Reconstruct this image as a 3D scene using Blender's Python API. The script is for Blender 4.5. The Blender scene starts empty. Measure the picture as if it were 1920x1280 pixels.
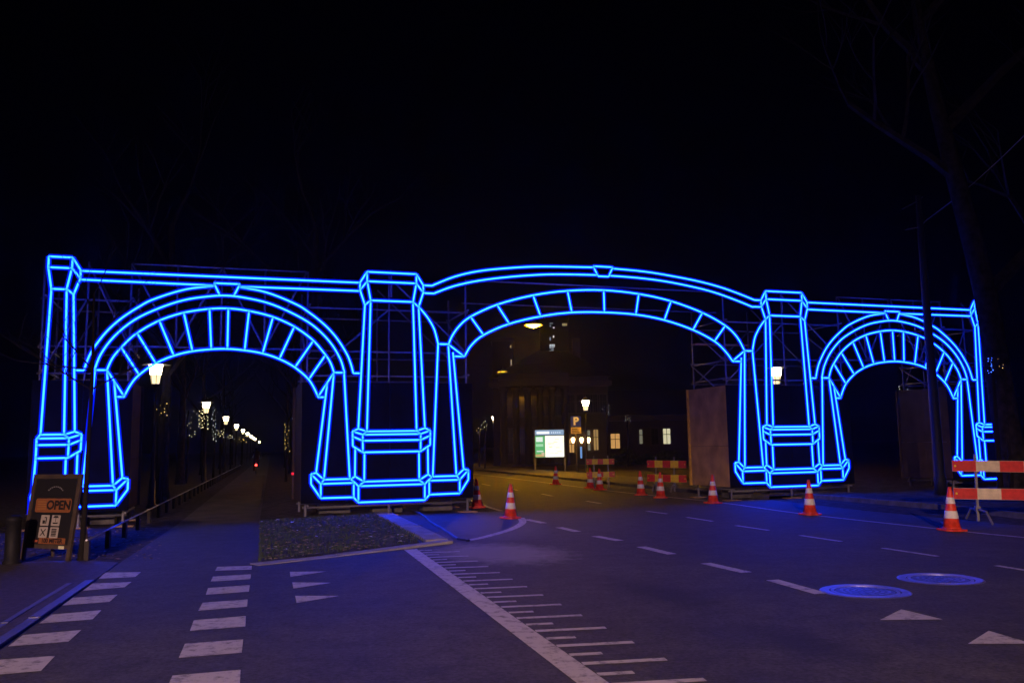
import bpy, bmesh, math, random
from mathutils import Vector, Matrix
random.seed(7)
S = bpy.context.scene
COL = S.collection
R = math.radians

# ------------------------------------------------------------------ camera
FPX, ROLL, HC, EYE = 1600.0, 0.0173, 836.0, 1.6
th = math.atan(ROLL); pitch = math.atan((HC - 640) * math.cos(th) / FPX)
d_ = Vector((0, math.cos(pitch), math.sin(pitch))); u0 = Vector((0, -math.sin(pitch), math.cos(pitch))); r0 = Vector((1, 0, 0))
CR = r0 * math.cos(th) - u0 * math.sin(th); CU = u0 * math.cos(th) + r0 * math.sin(th)
cam = bpy.data.cameras.new('camera'); camo = bpy.data.objects.new('camera', cam); COL.objects.link(camo)
m = Matrix.Identity(4)
for i in range(3):
    m[i][0] = CR[i]; m[i][1] = CU[i]; m[i][2] = -d_[i]
m[2][3] = EYE
camo.matrix_world = m
cam.sensor_width = 36; cam.lens = 36 * FPX / 1920; cam.clip_end = 3000; cam.clip_start = 0.05
S.camera = camo

# ------------------------------------------------------------------ night sky
W = bpy.data.worlds.new('World'); S.world = W; W.use_nodes = True
nt = W.node_tree; bg = nt.nodes['Background']
sky = nt.nodes.new('ShaderNodeTexSky'); sky.sky_type = 'NISHITA'; sky.sun_disc = False
sky.sun_elevation = R(-9); sky.sun_rotation = R(200)
nt.links.new(sky.outputs[0], bg.inputs[0]); bg.inputs[1].default_value = 0.06
S.view_settings.view_transform = 'Standard'; S.view_settings.look = 'None'
S.view_settings.exposure = 0; S.view_settings.gamma = 1
S.cycles.use_denoising = True
S.cycles.max_bounces = 4; S.cycles.diffuse_bounces = 1; S.cycles.glossy_bounces = 2
S.cycles.transparent_max_bounces = 24
S.cycles.sample_clamp_indirect = 4
try: S.cycles.use_light_tree = True
except Exception: pass

# ------------------------------------------------------------------ photo geometry helpers
def ray(x, y): return d_ + CR * ((x - 960) / FPX) + CU * ((640 - y) / FPX)
def at(x, y, z=0.0):
    v = ray(x, y); t = (z - EYE) / v.z
    return Vector((v.x * t, v.y * t, z))
def at_depth(x, y, Y):
    v = ray(x, y); t = Y / v.y
    return Vector((v.x * t, Y, EYE + v.z * t))

# ------------------------------------------------------------------ materials
MATS = {}
def mat(name, col, rough=0.6, metal=0.0, var=0.0, scale=8.0, bump=0.0, bscale=60.0, emit=None, spec=0.5, col2=None):
    if name in MATS: return MATS[name]
    M = bpy.data.materials.new(name); M.use_nodes = True; n = M.node_tree; b = n.nodes['Principled BSDF']
    b.inputs['Base Color'].default_value = (*col, 1); b.inputs['Roughness'].default_value = rough
    b.inputs['Metallic'].default_value = metal; b.inputs['Specular IOR Level'].default_value = spec
    if var or col2 or bump:
        tc = n.nodes.new('ShaderNodeTexCoord')
    if var or col2:
        ns = n.nodes.new('ShaderNodeTexNoise'); ns.inputs['Scale'].default_value = scale; ns.inputs['Detail'].default_value = 6
        n.links.new(tc.outputs['Object'], ns.inputs['Vector'])
        rp = n.nodes.new('ShaderNodeValToRGB')
        a = col if col2 else tuple(c * (1 - var) for c in col); c2 = col2 or tuple(min(1, c * (1 + var)) for c in col)
        rp.color_ramp.elements[0].position = 0.33; rp.color_ramp.elements[1].position = 0.67
        rp.color_ramp.elements[0].color = (*a, 1); rp.color_ramp.elements[1].color = (*c2, 1)
        n.links.new(ns.outputs['Fac'], rp.inputs['Fac']); n.links.new(rp.outputs['Color'], b.inputs['Base Color'])
    if bump:
        nb = n.nodes.new('ShaderNodeTexNoise'); nb.inputs['Scale'].default_value = bscale; nb.inputs['Detail'].default_value = 4
        n.links.new(tc.outputs['Object'], nb.inputs['Vector'])
        bp = n.nodes.new('ShaderNodeBump'); bp.inputs['Strength'].default_value = bump; bp.inputs['Distance'].default_value = 0.02
        n.links.new(nb.outputs['Fac'], bp.inputs['Height']); n.links.new(bp.outputs['Normal'], b.inputs['Normal'])
    if emit:
        b.inputs['Emission Color'].default_value = (*emit[0], 1); b.inputs['Emission Strength'].default_value = emit[1]
    MATS[name] = M; return M
def emat(name, col, strength, sample=True):
    if name in MATS: return MATS[name]
    M = bpy.data.materials.new(name); M.use_nodes = True; n = M.node_tree; n.nodes.clear()
    e = n.nodes.new('ShaderNodeEmission'); o = n.nodes.new('ShaderNodeOutputMaterial')
    e.inputs[0].default_value = (*col, 1); e.inputs[1].default_value = strength; n.links.new(e.outputs[0], o.inputs[0])
    if not sample: M.cycles.emission_sampling = 'NONE'
    MATS[name] = M; return M

def asphalt():
    M = bpy.data.materials.new('asphalt'); M.use_nodes = True; n = M.node_tree; b = n.nodes['Principled BSDF']; L = n.links
    N = n.nodes.new
    tc = N('ShaderNodeTexCoord')
    fine = N('ShaderNodeTexNoise'); fine.inputs['Scale'].default_value = 24; fine.inputs['Detail'].default_value = 9; fine.inputs['Roughness'].default_value = 0.72; L.new(tc.outputs['Object'], fine.inputs[0])
    big = N('ShaderNodeTexNoise'); big.inputs['Scale'].default_value = 0.5; big.inputs['Detail'].default_value = 8; big.inputs['Roughness'].default_value = 0.6; L.new(tc.outputs['Object'], big.inputs[0])
    r1 = N('ShaderNodeValToRGB'); r1.color_ramp.elements[0].color = (0.014, 0.013, 0.013, 1); r1.color_ramp.elements[1].color = (0.110, 0.102, 0.098, 1)
    r1.color_ramp.elements[0].position = 0.25; r1.color_ramp.elements[1].position = 0.8
    L.new(fine.outputs['Fac'], r1.inputs[0])
    r2 = N('ShaderNodeMapRange'); r2.inputs[1].default_value = 0.3; r2.inputs[2].default_value = 0.7; r2.inputs[3].default_value = 0.62; r2.inputs[4].default_value = 1.3
    L.new(big.outputs['Fac'], r2.inputs[0])
    mx = N('ShaderNodeMixRGB'); mx.blend_type = 'MULTIPLY'; mx.inputs[0].default_value = 1; L.new(r1.outputs[0], mx.inputs[1]); L.new(r2.outputs[0], mx.inputs[2])
    mid = N('ShaderNodeTexNoise'); mid.inputs['Scale'].default_value = 3.2; mid.inputs['Detail'].default_value = 10; mid.inputs['Roughness'].default_value = 0.8; L.new(tc.outputs['Object'], mid.inputs[0])
    r3 = N('ShaderNodeMapRange'); r3.inputs[1].default_value = 0.35; r3.inputs[2].default_value = 0.65; r3.inputs[3].default_value = 0.68; r3.inputs[4].default_value = 1.38; L.new(mid.outputs['Fac'], r3.inputs[0])
    mx3 = N('ShaderNodeMixRGB'); mx3.blend_type = 'MULTIPLY'; mx3.inputs[0].default_value = 1; L.new(mx.outputs[0], mx3.inputs[1]); L.new(r3.outputs[0], mx3.inputs[2]); mx = mx3
    b.inputs['Specular IOR Level'].default_value = 0.32
    # spilled sand beside the verge nose, oil stains in the lane: patches with ragged outlines
    def patch(center, sx, sy, ang, lo, hi, nscale, amt):
        mp = N('ShaderNodeMapping'); mp.vector_type = 'TEXTURE'; mp.inputs['Location'].default_value = (*center, 0); mp.inputs['Rotation'].default_value = (0, 0, ang); mp.inputs['Scale'].default_value = (sx, sy, 1)
        L.new(tc.outputs['Object'], mp.inputs[0])
        ln = N('ShaderNodeVectorMath'); ln.operation = 'LENGTH'; L.new(mp.outputs[0], ln.inputs[0])
        nn = N('ShaderNodeTexNoise'); nn.inputs['Scale'].default_value = nscale; nn.inputs['Detail'].default_value = 8; nn.inputs['Roughness'].default_value = 0.7; L.new(tc.outputs['Object'], nn.inputs[0])
        ad = N('ShaderNodeMath'); ad.operation = 'MULTIPLY_ADD'; ad.inputs[1].default_value = amt; L.new(nn.outputs['Fac'], ad.inputs[0]); L.new(ln.outputs['Value'], ad.inputs[2])
        mr = N('ShaderNodeMapRange'); mr.inputs[1].default_value = lo; mr.inputs[2].default_value = hi; mr.inputs[3].default_value = 1; mr.inputs[4].default_value = 0
        L.new(ad.outputs[0], mr.inputs[0]); return mr
    cur = mx
    for (c, sx, sy, ang, lo, hi, ns_, amt, colr, k) in [
        ((-0.25, 13.2), 1.15, 1.7, 0.5, 1.0, 1.5, 4.5, 1.1, (0.30, 0.29, 0.28), 0.85),
        ((-0.45, 17.6), 1.0, 2.6, 0.1, 1.1, 1.6, 3, 0.8, (0.16, 0.155, 0.15), 0.6),
        ((1.55, 9.4), 0.5, 1.6, 0.35, 0.9, 1.6, 3, 1.2, (0.018, 0.018, 0.02), 0.7),
        ((2.3, 7.0), 0.45, 0.9, 0.3, 0.9, 1.6, 3, 1.2, (0.018, 0.018, 0.02), 0.7)]:
        p = patch(c, sx, sy, ang, lo, hi, ns_, amt)
        mm = N('ShaderNodeMath'); mm.operation = 'MULTIPLY'; mm.inputs[1].default_value = k; L.new(p.outputs[0], mm.inputs[0])
        q = N('ShaderNodeMixRGB'); q.inputs[2].default_value = (*colr, 1); L.new(mm.outputs[0], q.inputs[0]); L.new(cur.outputs[0], q.inputs[1]); cur = q
    L.new(cur.outputs[0], b.inputs['Base Color'])
    rr = N('ShaderNodeMapRange'); rr.inputs[3].default_value = 0.62; rr.inputs[4].default_value = 0.85; L.new(big.outputs['Fac'], rr.inputs[0]); L.new(rr.outputs[0], b.inputs['Roughness'])
    bp = N('ShaderNodeBump'); bp.inputs['Strength'].default_value = 0.6; bp.inputs['Distance'].default_value = 0.012
    L.new(fine.outputs['Fac'], bp.inputs['Height']); L.new(bp.outputs[0], b.inputs['Normal'])
    return M
ASPH = asphalt()

def paint_mat():
    M = bpy.data.materials.new('road_paint'); M.use_nodes = True; n = M.node_tree; b = n.nodes['Principled BSDF']; L = n.links; N = n.nodes.new
    tc = N('ShaderNodeTexCoord'); ns = N('ShaderNodeTexNoise'); ns.inputs['Scale'].default_value = 9; ns.inputs['Detail'].default_value = 9; ns.inputs['Roughness'].default_value = 0.75
    L.new(tc.outputs['Object'], ns.inputs[0])
    r = N('ShaderNodeValToRGB'); r.color_ramp.elements[0].position = 0.34; r.color_ramp.elements[0].color = (0.12, 0.115, 0.11, 1); r.color_ramp.elements[1].position = 0.5; r.color_ramp.elements[1].color = (0.52, 0.50, 0.48, 1)
    L.new(ns.outputs['Fac'], r.inputs[0]); L.new(r.outputs[0], b.inputs['Base Color']); b.inputs['Roughness'].default_value = 0.65
    return M
PAINT = paint_mat()

M_CORE = emat('lit_blue_core', (0.0038, 0.038, 1.0), 45.0)
def halo_shell():  # translucent glowing shell added round each tube in place of bloom
    M = bpy.data.materials.new('blue_halo_shell'); M.use_nodes = True; n = M.node_tree; n.nodes.clear(); L = n.links; N = n.nodes.new
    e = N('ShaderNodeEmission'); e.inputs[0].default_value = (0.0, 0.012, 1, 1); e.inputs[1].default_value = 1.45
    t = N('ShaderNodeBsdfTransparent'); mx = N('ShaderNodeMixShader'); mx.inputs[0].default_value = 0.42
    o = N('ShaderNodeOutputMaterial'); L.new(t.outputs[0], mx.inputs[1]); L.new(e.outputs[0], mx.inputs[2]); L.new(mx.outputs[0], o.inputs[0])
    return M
M_HALO = halo_shell()
M_BACK = mat('dark_channel', (0.02, 0.02, 0.022), 0.5)
M_CLAD = mat('black_sheet', (0.005, 0.005, 0.006), 0.85, spec=0.06, var=0.3, scale=3)
M_PLY = mat('plywood', (0.50, 0.30, 0.13), 0.7, spec=.2, var=0.25, scale=2.5, bump=0.15, bscale=14)
M_SHADEPLY = mat('shaded_ply', (0.06, 0.042, 0.03), 0.8, var=0.25, scale=2.5, spec=.15)  # darker copy of the plywood, shade put into its colour
M_TIMBER = mat('yellow_timber', (0.72, 0.42, 0.06), 0.6, var=0.2, scale=6)
M_STEEL = mat('galvanised_steel', (0.20, 0.20, 0.21), 0.55, metal=0.3, var=0.15, scale=12)
M_BLACKMETAL = mat('black_metal', (0.015, 0.015, 0.017), 0.45)
M_CONC = mat('concrete', (0.13, 0.125, 0.12), 0.85, var=0.2, scale=7, bump=0.3)
M_KERB = mat('kerb_concrete', (0.28, 0.275, 0.27), 0.8, var=0.25, scale=5, bump=0.3)
M_SOIL = mat('verge_soil', (0.03, 0.027, 0.022), 0.95, spec=.1, col2=(0.10, 0.088, 0.07), scale=5, bump=1.0, bscale=18)
M_GRASS = mat('grass', (0.045, 0.07, 0.02), 0.8, var=0.4, scale=3)
M_LEAF = mat('fallen_leaf', (0.17, 0.10, 0.04), 0.7, col2=(0.34, 0.26, 0.14), scale=1.5)
M_LITTER = mat('paper_litter', (0.7, 0.7, 0.68), 0.7)
M_BARK = mat('bark', (0.010, 0.009, 0.008), 0.95, spec=.05, col2=(0.035, 0.030, 0.025), scale=6, bump=0.8, bscale=14)
M_TWIG = mat('twig_bark', (0.014, 0.012, 0.010), 0.9, spec=.1)
M_RED = mat('cone_red', (0.72, 0.05, 0.02), 0.5, var=0.3, scale=9)
M_WHITEBAND = mat('reflective_white', (0.78, 0.77, 0.74), 0.45, var=0.08, scale=14)
M_BOARDRED = mat('board_red', (0.62, 0.03, 0.025), 0.45, var=0.15, scale=10)
M_BOARDYEL = mat('board_yellow', (0.85, 0.62, 0.03), 0.5, var=0.12, scale=10)
M_BOARDCREAM = mat('board_cream', (0.70, 0.62, 0.45), 0.5, var=0.12, scale=10)
M_LANT = emat('lantern_glass', (1.0, 0.80, 0.50), 44.0)
M_SODIUM = emat('sodium_bowl', (1.0, 0.42, 0.0025), 900.0)
M_SODIUMDIM = emat('sodium_bowl_far', (1.0, 0.62, 0.03), 9.0)
M_DIRTYDISH = mat('lamp_dish', (0.32, 0.30, 0.20), 0.5)

# ------------------------------------------------------------------ mesh builder
class MB:
    def __init__(s): s.v = []; s.f = []; s.m = []
    def add(s, vs, fs, mi=0):
        o = len(s.v); s.v += [tuple(p) for p in vs]; s.f += [tuple(i + o for i in f) for f in fs]; s.m += [mi] * len(fs); return s
    def box(s, a, b, mi=0, M=None):
        x0, y0, z0 = a; x1, y1, z1 = b
        vs = [(x0,y0,z0),(x1,y0,z0),(x1,y1,z0),(x0,y1,z0),(x0,y0,z1),(x1,y0,z1),(x1,y1,z1),(x0,y1,z1)]
        if M: vs = [M @ Vector(p) for p in vs]
        return s.add(vs, [(3,2,1,0),(4,5,6,7),(0,1,5,4),(1,2,6,5),(2,3,7,6),(3,0,4,7)], mi)
    def tube(s, pts, rad, n=8, mi=0, caps=True):
        pts = [Vector(p) for p in pts]; k = len(pts)
        rad = rad if isinstance(rad, (list, tuple)) else [rad] * k
        rings = []; ref = None
        for i, p in enumerate(pts):
            t = (pts[min(i+1, k-1)] - pts[max(i-1, 0)]).normalized()
            if ref is None: ref = Vector((0, 0, 1)) if abs(t.z) < 0.9 else Vector((1, 0, 0))
            a = t.cross(ref).normalized(); b = t.cross(a).normalized(); ref = -b if b.length else ref
            ref = a.cross(t)
            rings.append([p + (a * math.cos(2*math.pi*j/n) + b * math.sin(2*math.pi*j/n)) * rad[i] for j in range(n)])
        vs = [q for r in rings for q in r]; fs = []
        for i in range(k - 1):
            for j in range(n):
                fs.append((i*n+j, i*n+(j+1) % n, (i+1)*n+(j+1) % n, (i+1)*n+j))
        if caps: fs.append(tuple(range(n-1, -1, -1))); fs.append(tuple((k-1)*n+j for j in range(n)))
        return s.add(vs, fs, mi)
    def lathe(s, prof, n=16, mi=0, c=(0,0,0), rot=0):
        vs = []; fs = []
        for r, z in prof:
            for j in range(n):
                a = 2*math.pi*j/n + rot; vs.append((c[0]+r*math.cos(a), c[1]+r*math.sin(a), c[2]+z))
        k = len(prof)
        for i in range(k-1):
            for j in range(n): fs.append((i*n+j, i*n+(j+1) % n, (i+1)*n+(j+1) % n, (i+1)*n+j))
        fs.append(tuple(range(n-1, -1, -1))); fs.append(tuple((k-1)*n+j for j in range(n)))
        return s.add(vs, fs, mi)
    def poly(s, pts, z=None, mi=0):
        vs = [(p[0], p[1], p[2] if z is None else z) for p in pts]
        a = sum(vs[i][0]*vs[(i+1) % len(vs)][1]-vs[(i+1) % len(vs)][0]*vs[i][1] for i in range(len(vs)))
        if a < 0: vs.reverse()
        return s.add(vs, [tuple(range(len(vs)))], mi)
    def prism(s, pts, z0, z1, mi=0):
        pts = [(p[0], p[1]) for p in pts]; k = len(pts)
        a = sum(pts[i][0]*pts[(i+1) % k][1]-pts[(i+1) % k][0]*pts[i][1] for i in range(k))
        if a < 0: pts.reverse()
        vs = [(p[0], p[1], z0) for p in pts] + [(p[0], p[1], z1) for p in pts]
        fs = [tuple(range(k-1, -1, -1)), tuple(range(k, 2*k))] + [(i, (i+1) % k, k+(i+1) % k, k+i) for i in range(k)]
        return s.add(vs, fs, mi)
    def mesh(s, name, mats, smooth=False):
        me = bpy.data.meshes.new(name); me.from_pydata(s.v, [], s.f)
        for mm in (mats if isinstance(mats, (list, tuple)) else [mats]): me.materials.append(mm)
        me.polygons.foreach_set('material_index', s.m)
        if smooth: me.polygons.foreach_set('use_smooth', [len(p.vertices) == 4 for p in me.polygons])
        me.update(); return me
    def build(s, name, mats, parent=None, smooth=False):
        return link(name, s.mesh(name, mats, smooth), parent)
def link(name, data, parent=None, loc=None, rz=None):
    o = bpy.data.objects.new(name, data); COL.objects.link(o)
    if parent: o.parent = parent
    if loc is not None: o.location = loc
    if rz is not None: o.rotation_euler = (0, 0, rz)
    return o
def tag(o, label, cat, group=None):
    o['label'] = label; o['category'] = cat
    if group: o['group'] = group
    return o
def thing(name, label, cat, loc=(0,0,0), rz=0, group=None):
    return tag(link(name, None, None, loc, rz), label, cat, group)
def structure(o): o['kind'] = 'structure'; return o
def stuff(o): o['kind'] = 'stuff'; return o
KIDS = {}
def copy_tree(o, parent=None):
    c = o.copy(); COL.objects.link(c); c.parent = parent
    for ch in list(o.children): copy_tree(ch, c)
    return c
def text_mesh(txt, size, bold=False, ext=0.0):
    cu = bpy.data.curves.new('lettering', 'FONT'); cu.body = txt; cu.size = size; cu.extrude = ext; cu.align_x = 'CENTER'; cu.align_y = 'CENTER'
    if bold: cu.offset = size * 0.04
    o = bpy.data.objects.new('lettering', cu); COL.objects.link(o); bpy.context.view_layer.update()
    me = bpy.data.meshes.new_from_object(o.evaluated_get(bpy.context.evaluated_depsgraph_get()))
    bpy.data.objects.remove(o); me.name = 'lettering'; me.materials.clear(); return me
def place_text(txt, size, M, material, parent, bold=False, name='lettering'):
    me = text_mesh(txt, size, bold); me.transform(M); me.materials.append(material)
    return link(name, me, parent)
def catmull(pts, sub=4):
    out = []; n = len(pts)
    for i in range(n-1):
        p0 = pts[max(i-1, 0)]; p1 = pts[i]; p2 = pts[i+1]; p3 = pts[min(i+2, n-1)]
        for k in range(sub):
            t = k/sub
            out.append(tuple(0.5*((2*p1[j]) + (-p0[j]+p2[j])*t + (2*p0[j]-5*p1[j]+4*p2[j]-p3[j])*t*t + (-p0[j]+3*p1[j]-3*p2[j]+p3[j])*t**3) for j in range(len(p1))))
    out.append(tuple(pts[-1])); return out

# ------------------------------------------------------------------ ground, road, path, kerbs
AV = ray(508, 844); AV.z = 0; AV.normalize()            # direction of the avenue beyond the gate
b = MB(); b.poly([(-900,-200),(900,-200),(900,1200),(-900,1200)], 0)
structure(b.build('ground', M_SOIL))
EDGE = [Vector((11.8, 5.0, 0)), Vector((9.2, 11.4, 0)), at(1920,1008), at(1790,995), at(1500,963), at(1340,941), at(1150,921), at(970,898), Vector((-6.5, 66, 0)), Vector((-14, 92, 0))]
LEFTEDGE = [at(940,958), at(912.6,949.8), at(890,941), Vector((-3.6, 36, 0)), Vector((-9.5, 58, 0)), Vector((-20, 92, 0))]
def offs(pl, d):
    out = []
    for i, p in enumerate(pl):
        t = (pl[min(i+1, len(pl)-1)] - pl[max(i-1, 0)]); t.z = 0; t.normalize()
        out.append(p + Vector((t.y, -t.x, 0)) * d)
    return out
PLEFT = at(330,985)
b = MB()
rd = [Vector((-40,-30,0)), Vector((40,-30,0)), Vector((14.5, -2, 0))] + offs(EDGE, 1.7)[0:] + LEFTEDGE[::-1] + [at(735,966), at(487,981), PLEFT, at(215,1062), at(170,1095), at(0,1215), Vector((-3.3,4,0)), Vector((-2.5,0,0)), Vector((-40,-2,0))]
b.poly(rd, 0.006); road = structure(b.build('road', ASPH))
bm = bmesh.new(); bm.from_mesh(road.data); bmesh.ops.triangulate(bm, faces=bm.faces[:]); bm.to_mesh(road.data); bm.free()
# cycle path beyond the gate
pr, pl = at(487,981), PLEFT
b = MB(); b.poly([pl, pr, pr + AV*300, pl + AV*300], 0.005)
structure(b.build('cycle_path', mat('path_asphalt', (0.075,0.06,0.05), 0.85, var=0.35, scale=1.5, bump=0.4)))

# painted markings, children of the road
def quadmark(name, pts, z=0.0105):
    b = MB(); b.poly([p if isinstance(p, Vector) else at(*p) for p in pts], z); return b.build(name, PAINT, road)
def strip(name, a, c, w, z=0.0105):
    t = (c - a).normalized(); n = Vector((t.y, -t.x, 0)) * w/2
    return quadmark(name, [a - n, c - n, c + n, a + n], z)
def band(name, pl_, w, z=0.0105):
    A = offs(pl_, w/2); B = offs(pl_, -w/2); b = MB()
    for i in range(len(pl_)-1): b.poly([A[i], A[i+1], B[i+1], B[i]], z)
    return b.build(name, PAINT, road)
def z12(L): return [(x/3, 1000 + y/3) for x, y in L]
for L in [[(555,257),(590,222),(793,220),(760,247)],[(465,325),(520,285),(740,275),(700,305)],[(350,408),(410,365),(662,347),(615,388)],[(220,510),(290,460),(570,435),(520,487)],[(45,640),(130,575),(457,547),(385,612)],[(-160,812),(-40,718),(310,693),(230,778)],
          [(1210,212),(1222,190),(1417,184),(1415,205)],[(1185,273),(1198,245),(1412,232),(1408,260)],[(1157,348),(1170,310),(1405,293),(1400,330)],[(1115,438),(1140,393),(1393,374),(1390,415)],[(1068,552),(1090,492),(1383,468),(1380,527)],[(1005,705),(1040,625),(1368,600),(1360,675)],[(920,915),(970,805),(1353,772),(1348,880)]]:
    quadmark('crossing_block', z12(L))
for L in [[(1630,218),(1835,216),(1634,247)],[(1644,278),(1862,280),(1650,313)],[(1660,354),(1908,354),(1668,394)]]:
    quadmark('give_way_triangle', z12(L))
quadmark('give_way_triangle', [(1650,1163.5),(1690,1143.5),(1768,1162.5)])
quadmark('give_way_triangle', [(1815,1208.5),(1854,1184),(1935,1208)])
def lx(y): return -1.54 + (13.74 - y) * 0.278
strip('stop_edge_line', Vector((lx(13.8)-0.11, 13.8, 0)), Vector((lx(3.5)-0.11, 3.5, 0)), 0.205)
for k in range(20):
    e = Vector((-0.86 + 0.1638*k, 13.41 - 0.568*k, 0)); e2 = Vector((-1.31 + 0.1635*k, 13.65 - 0.570*k, 0))
    for e_, nm in ((e, 'long_tick_mark'), (e2, 'short_tick_mark')):
        t = Vector((-1, -0.143, 0)).normalized(); s_ = e_.copy()
        for _ in range(400):
            s_ += t * 0.004
            if s_.x < lx(s_.y) + 0.006: break
        strip(nm, s_, e_, 0.085 if nm[0] == 'l' else 0.08)
for (a, c) in [((987,974),(1020,981)),((1048,989),(1083,997)),((1116,1005.5),(1162,1014)),((1202,1025.5),(1260,1039.5)),((1323,1056.5),(1400,1074)),((1448,1088),(1540,1114))]:
    strip('lane_dash', at(*a), at(*c), 0.16)
for (a, c) in [((1213,958.5),(1251,963.5)),((1288,970),(1336,977.5)),((1380,985.5),(1441,994.5)),((1500,1004),(1577,1015.5)),((1655,1028),(1758,1043.5)),((1868,1061),(1990,1081)),((1016,926),(1036,930)),((1099.5,939.5),(1127,944)),((958.5,916.5),(970,919)),((903.5,907),(919.6,910.4))]:
    strip('lane_dash', at(*a), at(*c), 0.09)
band('edge_line', [Vector(p) for p in catmull(EDGE[1:-1], 4)], 0.09)
curve = [at(x, y) for x, y in [(880,1013),(905,1008),(935,1000),(957,993),(972,986),(980,979),(977,971)]]
band('curved_edge_line', [Vector(p) for p in catmull(curve, 4)], 0.16)
band('edge_line', [Vector(p) for p in catmull([at(940,958)] + LEFTEDGE[1:], 4)], 0.12)

# verge between cycle path and road, with its kerb slabs
vA, vB, vC = at(484,1061), at(850,1019), at(735,965)
vD = at(487,981)
kd = (vB - vA).normalized(); kn = Vector((-kd.y, kd.x, 0))
kd2 = (vC - vB).normalized(); kn2 = Vector((-kd2.y, kd2.x, 0))
def verge_z(p):
    t = max(0, min(1, (p - vA).dot(kd) / (vB - vA).length)); return 0.043 * t ** 3.0 - .012
inner = [vA + kn*0.3 + kd*0.2, vB + kn*0.32 - kd*0.45, vC + kn2*0.42, vC + kn2*0.42 + AV*18, vD + AV*18, vD]
bm = bmesh.new(); vs = [bm.verts.new((p.x, p.y, 0)) for p in inner]; f = bm.faces.new(vs)
bmesh.ops.triangulate(bm, faces=[f]); bmesh.ops.subdivide_edges(bm, edges=bm.edges[:], cuts=9, use_grid_fill=True)
for v in bm.verts:
    t = verge_z(Vector(v.co)); v.co.z = t + 0.03*random.random() + 0.015
me = bpy.data.meshes.new('verge'); bm.to_mesh(me); bm.free(); me.materials.append(M_SOIL)
me.polygons.foreach_set('use_smooth', [True]*len(me.polygons)); verge = structure(link('verge', me))
kerb = structure(MB().box((-0.01,-0.01,-0.3),(0.01,0.01,-0.28)).build('kerb', M_KERB)); 
def kerb_run(a, c, w, nrm, z0f, n, gap=0.008):
    L = (c - a).length; t = (c - a).normalized()
    for i in range(n):
        p, q = a + t*(L*i/n + gap), a + t*(L*(i+1)/n - gap)
        z0, z1 = z0f(p), z0f(q); jit = random.uniform(-0.006, 0.006)
        vs = [p, q, q + nrm*w, p + nrm*w]; b = MB()
        tops = [(v.x, v.y, (z0, z1, z1, z0)[i_] + jit) for i_, v in enumerate(vs)]
        # small chamfer on the road edge
        vv = [(v.x, v.y, -0.05) for v in vs] + tops
        b.add(vv, [(3,2,1,0),(4,5,6,7),(0,1,5,4),(1,2,6,5),(2,3,7,6),(3,0,4,7)])
        b.build('kerb_stone', M_KERB, kerb)
def zf(p): return 0.012 + 0.045 * max(0, min(1, ((p - vA).dot(kd) / (vB - vA).length))) ** 3.0
kerb_run(vA, vB, 0.27, kn, zf, 5)
kerb_run(vB - kd*0.02 + kd2*0.34, vC + kd2*0.4, 0.38, kn2, lambda p: 0.055, 8)
# pavement and kerb on the left, in front of the sign board
kl = [at(0,1215), at(170,1095), at(222,1056)]
b = MB(); b.prism([Vector((-4.0, 4, 0)), kl[0], kl[1], kl[2], at(150,1052), at(-220,1062), Vector((-12, 9, 0)), Vector((-12, 4, 0))], -0.05, 0.018)
structure(b.build('pavement', mat('dark_brick_paving', (0.055,0.045,0.045), 0.7, var=0.4, scale=14, bump=0.5, bscale=26)))
gutter = mat('wet_kerb', (0.09,0.09,0.10), 0.42, var=0.25, scale=6, bump=0.25, bscale=20)
M_KERB_OLD = M_KERB; M_KERB = gutter
d0 = (kl[1] - kl[0]).normalized()
kerb_run(kl[0] - d0*3, kl[1] + d0*0.2, 0.10, Vector((-d0.y, d0.x, 0)) , lambda p: 0.030, 8)
kerb_run(at(30,1160) - d0*2, at(135,1095), 0.06, Vector((-d0.y, d0.x, 0)), lambda p: 0.026, 5)
M_KERB = M_KERB_OLD
# right-hand kerb and raised verge behind the near cones
M_KERB = mat('old_dark_kerb', (0.085, 0.082, 0.08), 0.85, var=0.3, scale=5, bump=0.3)
kr = [Vector((13.0, 3.0, 0)), at(1920,973), at(1795,958), at(1560,937), at(1450,930), Vector((6.9, 28.0, 0))]
for i in range(len(kr)-1):
    t = (kr[i+1]-kr[i]).normalized()
    kerb_run(kr[i], kr[i+1], 0.16, Vector((t.y, -t.x, 0)), lambda p: 0.115, max(2, int((kr[i+1]-kr[i]).length/1.0)))
b = MB(); b.poly([p + Vector((0.16, 0.05, 0)) for p in kr] + [Vector((8.4, 60, 0)), Vector((60, 60, 0)), Vector((60, 3, 0))], 0.095)
o = structure(b.build('roadside_verge', M_SOIL)); bm = bmesh.new(); bm.from_mesh(o.data); bmesh.ops.triangulate(bm, faces=bm.faces[:]); bm.to_mesh(o.data); bm.free()
# far roadside pavement with kerb on the right of the road beyond the gate
fe = offs([Vector(p) for p in catmull(EDGE[5:-1], 3)], 1.75)
b = MB()
out = offs(fe, 3.0)
for i in range(len(fe)-1): b.add([fe[i]+Vector((0,0,.1)), fe[i+1]+Vector((0,0,.1)), out[i+1]+Vector((0,0,.1)), out[i]+Vector((0,0,.1)), fe[i], fe[i+1]], [(3,2,1,0),(0,1,5,4)])
structure(b.build('footway', mat('footway_slabs', (0.10,0.095,0.09), 0.85, var=0.3, scale=2, bump=0.3)))

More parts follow.
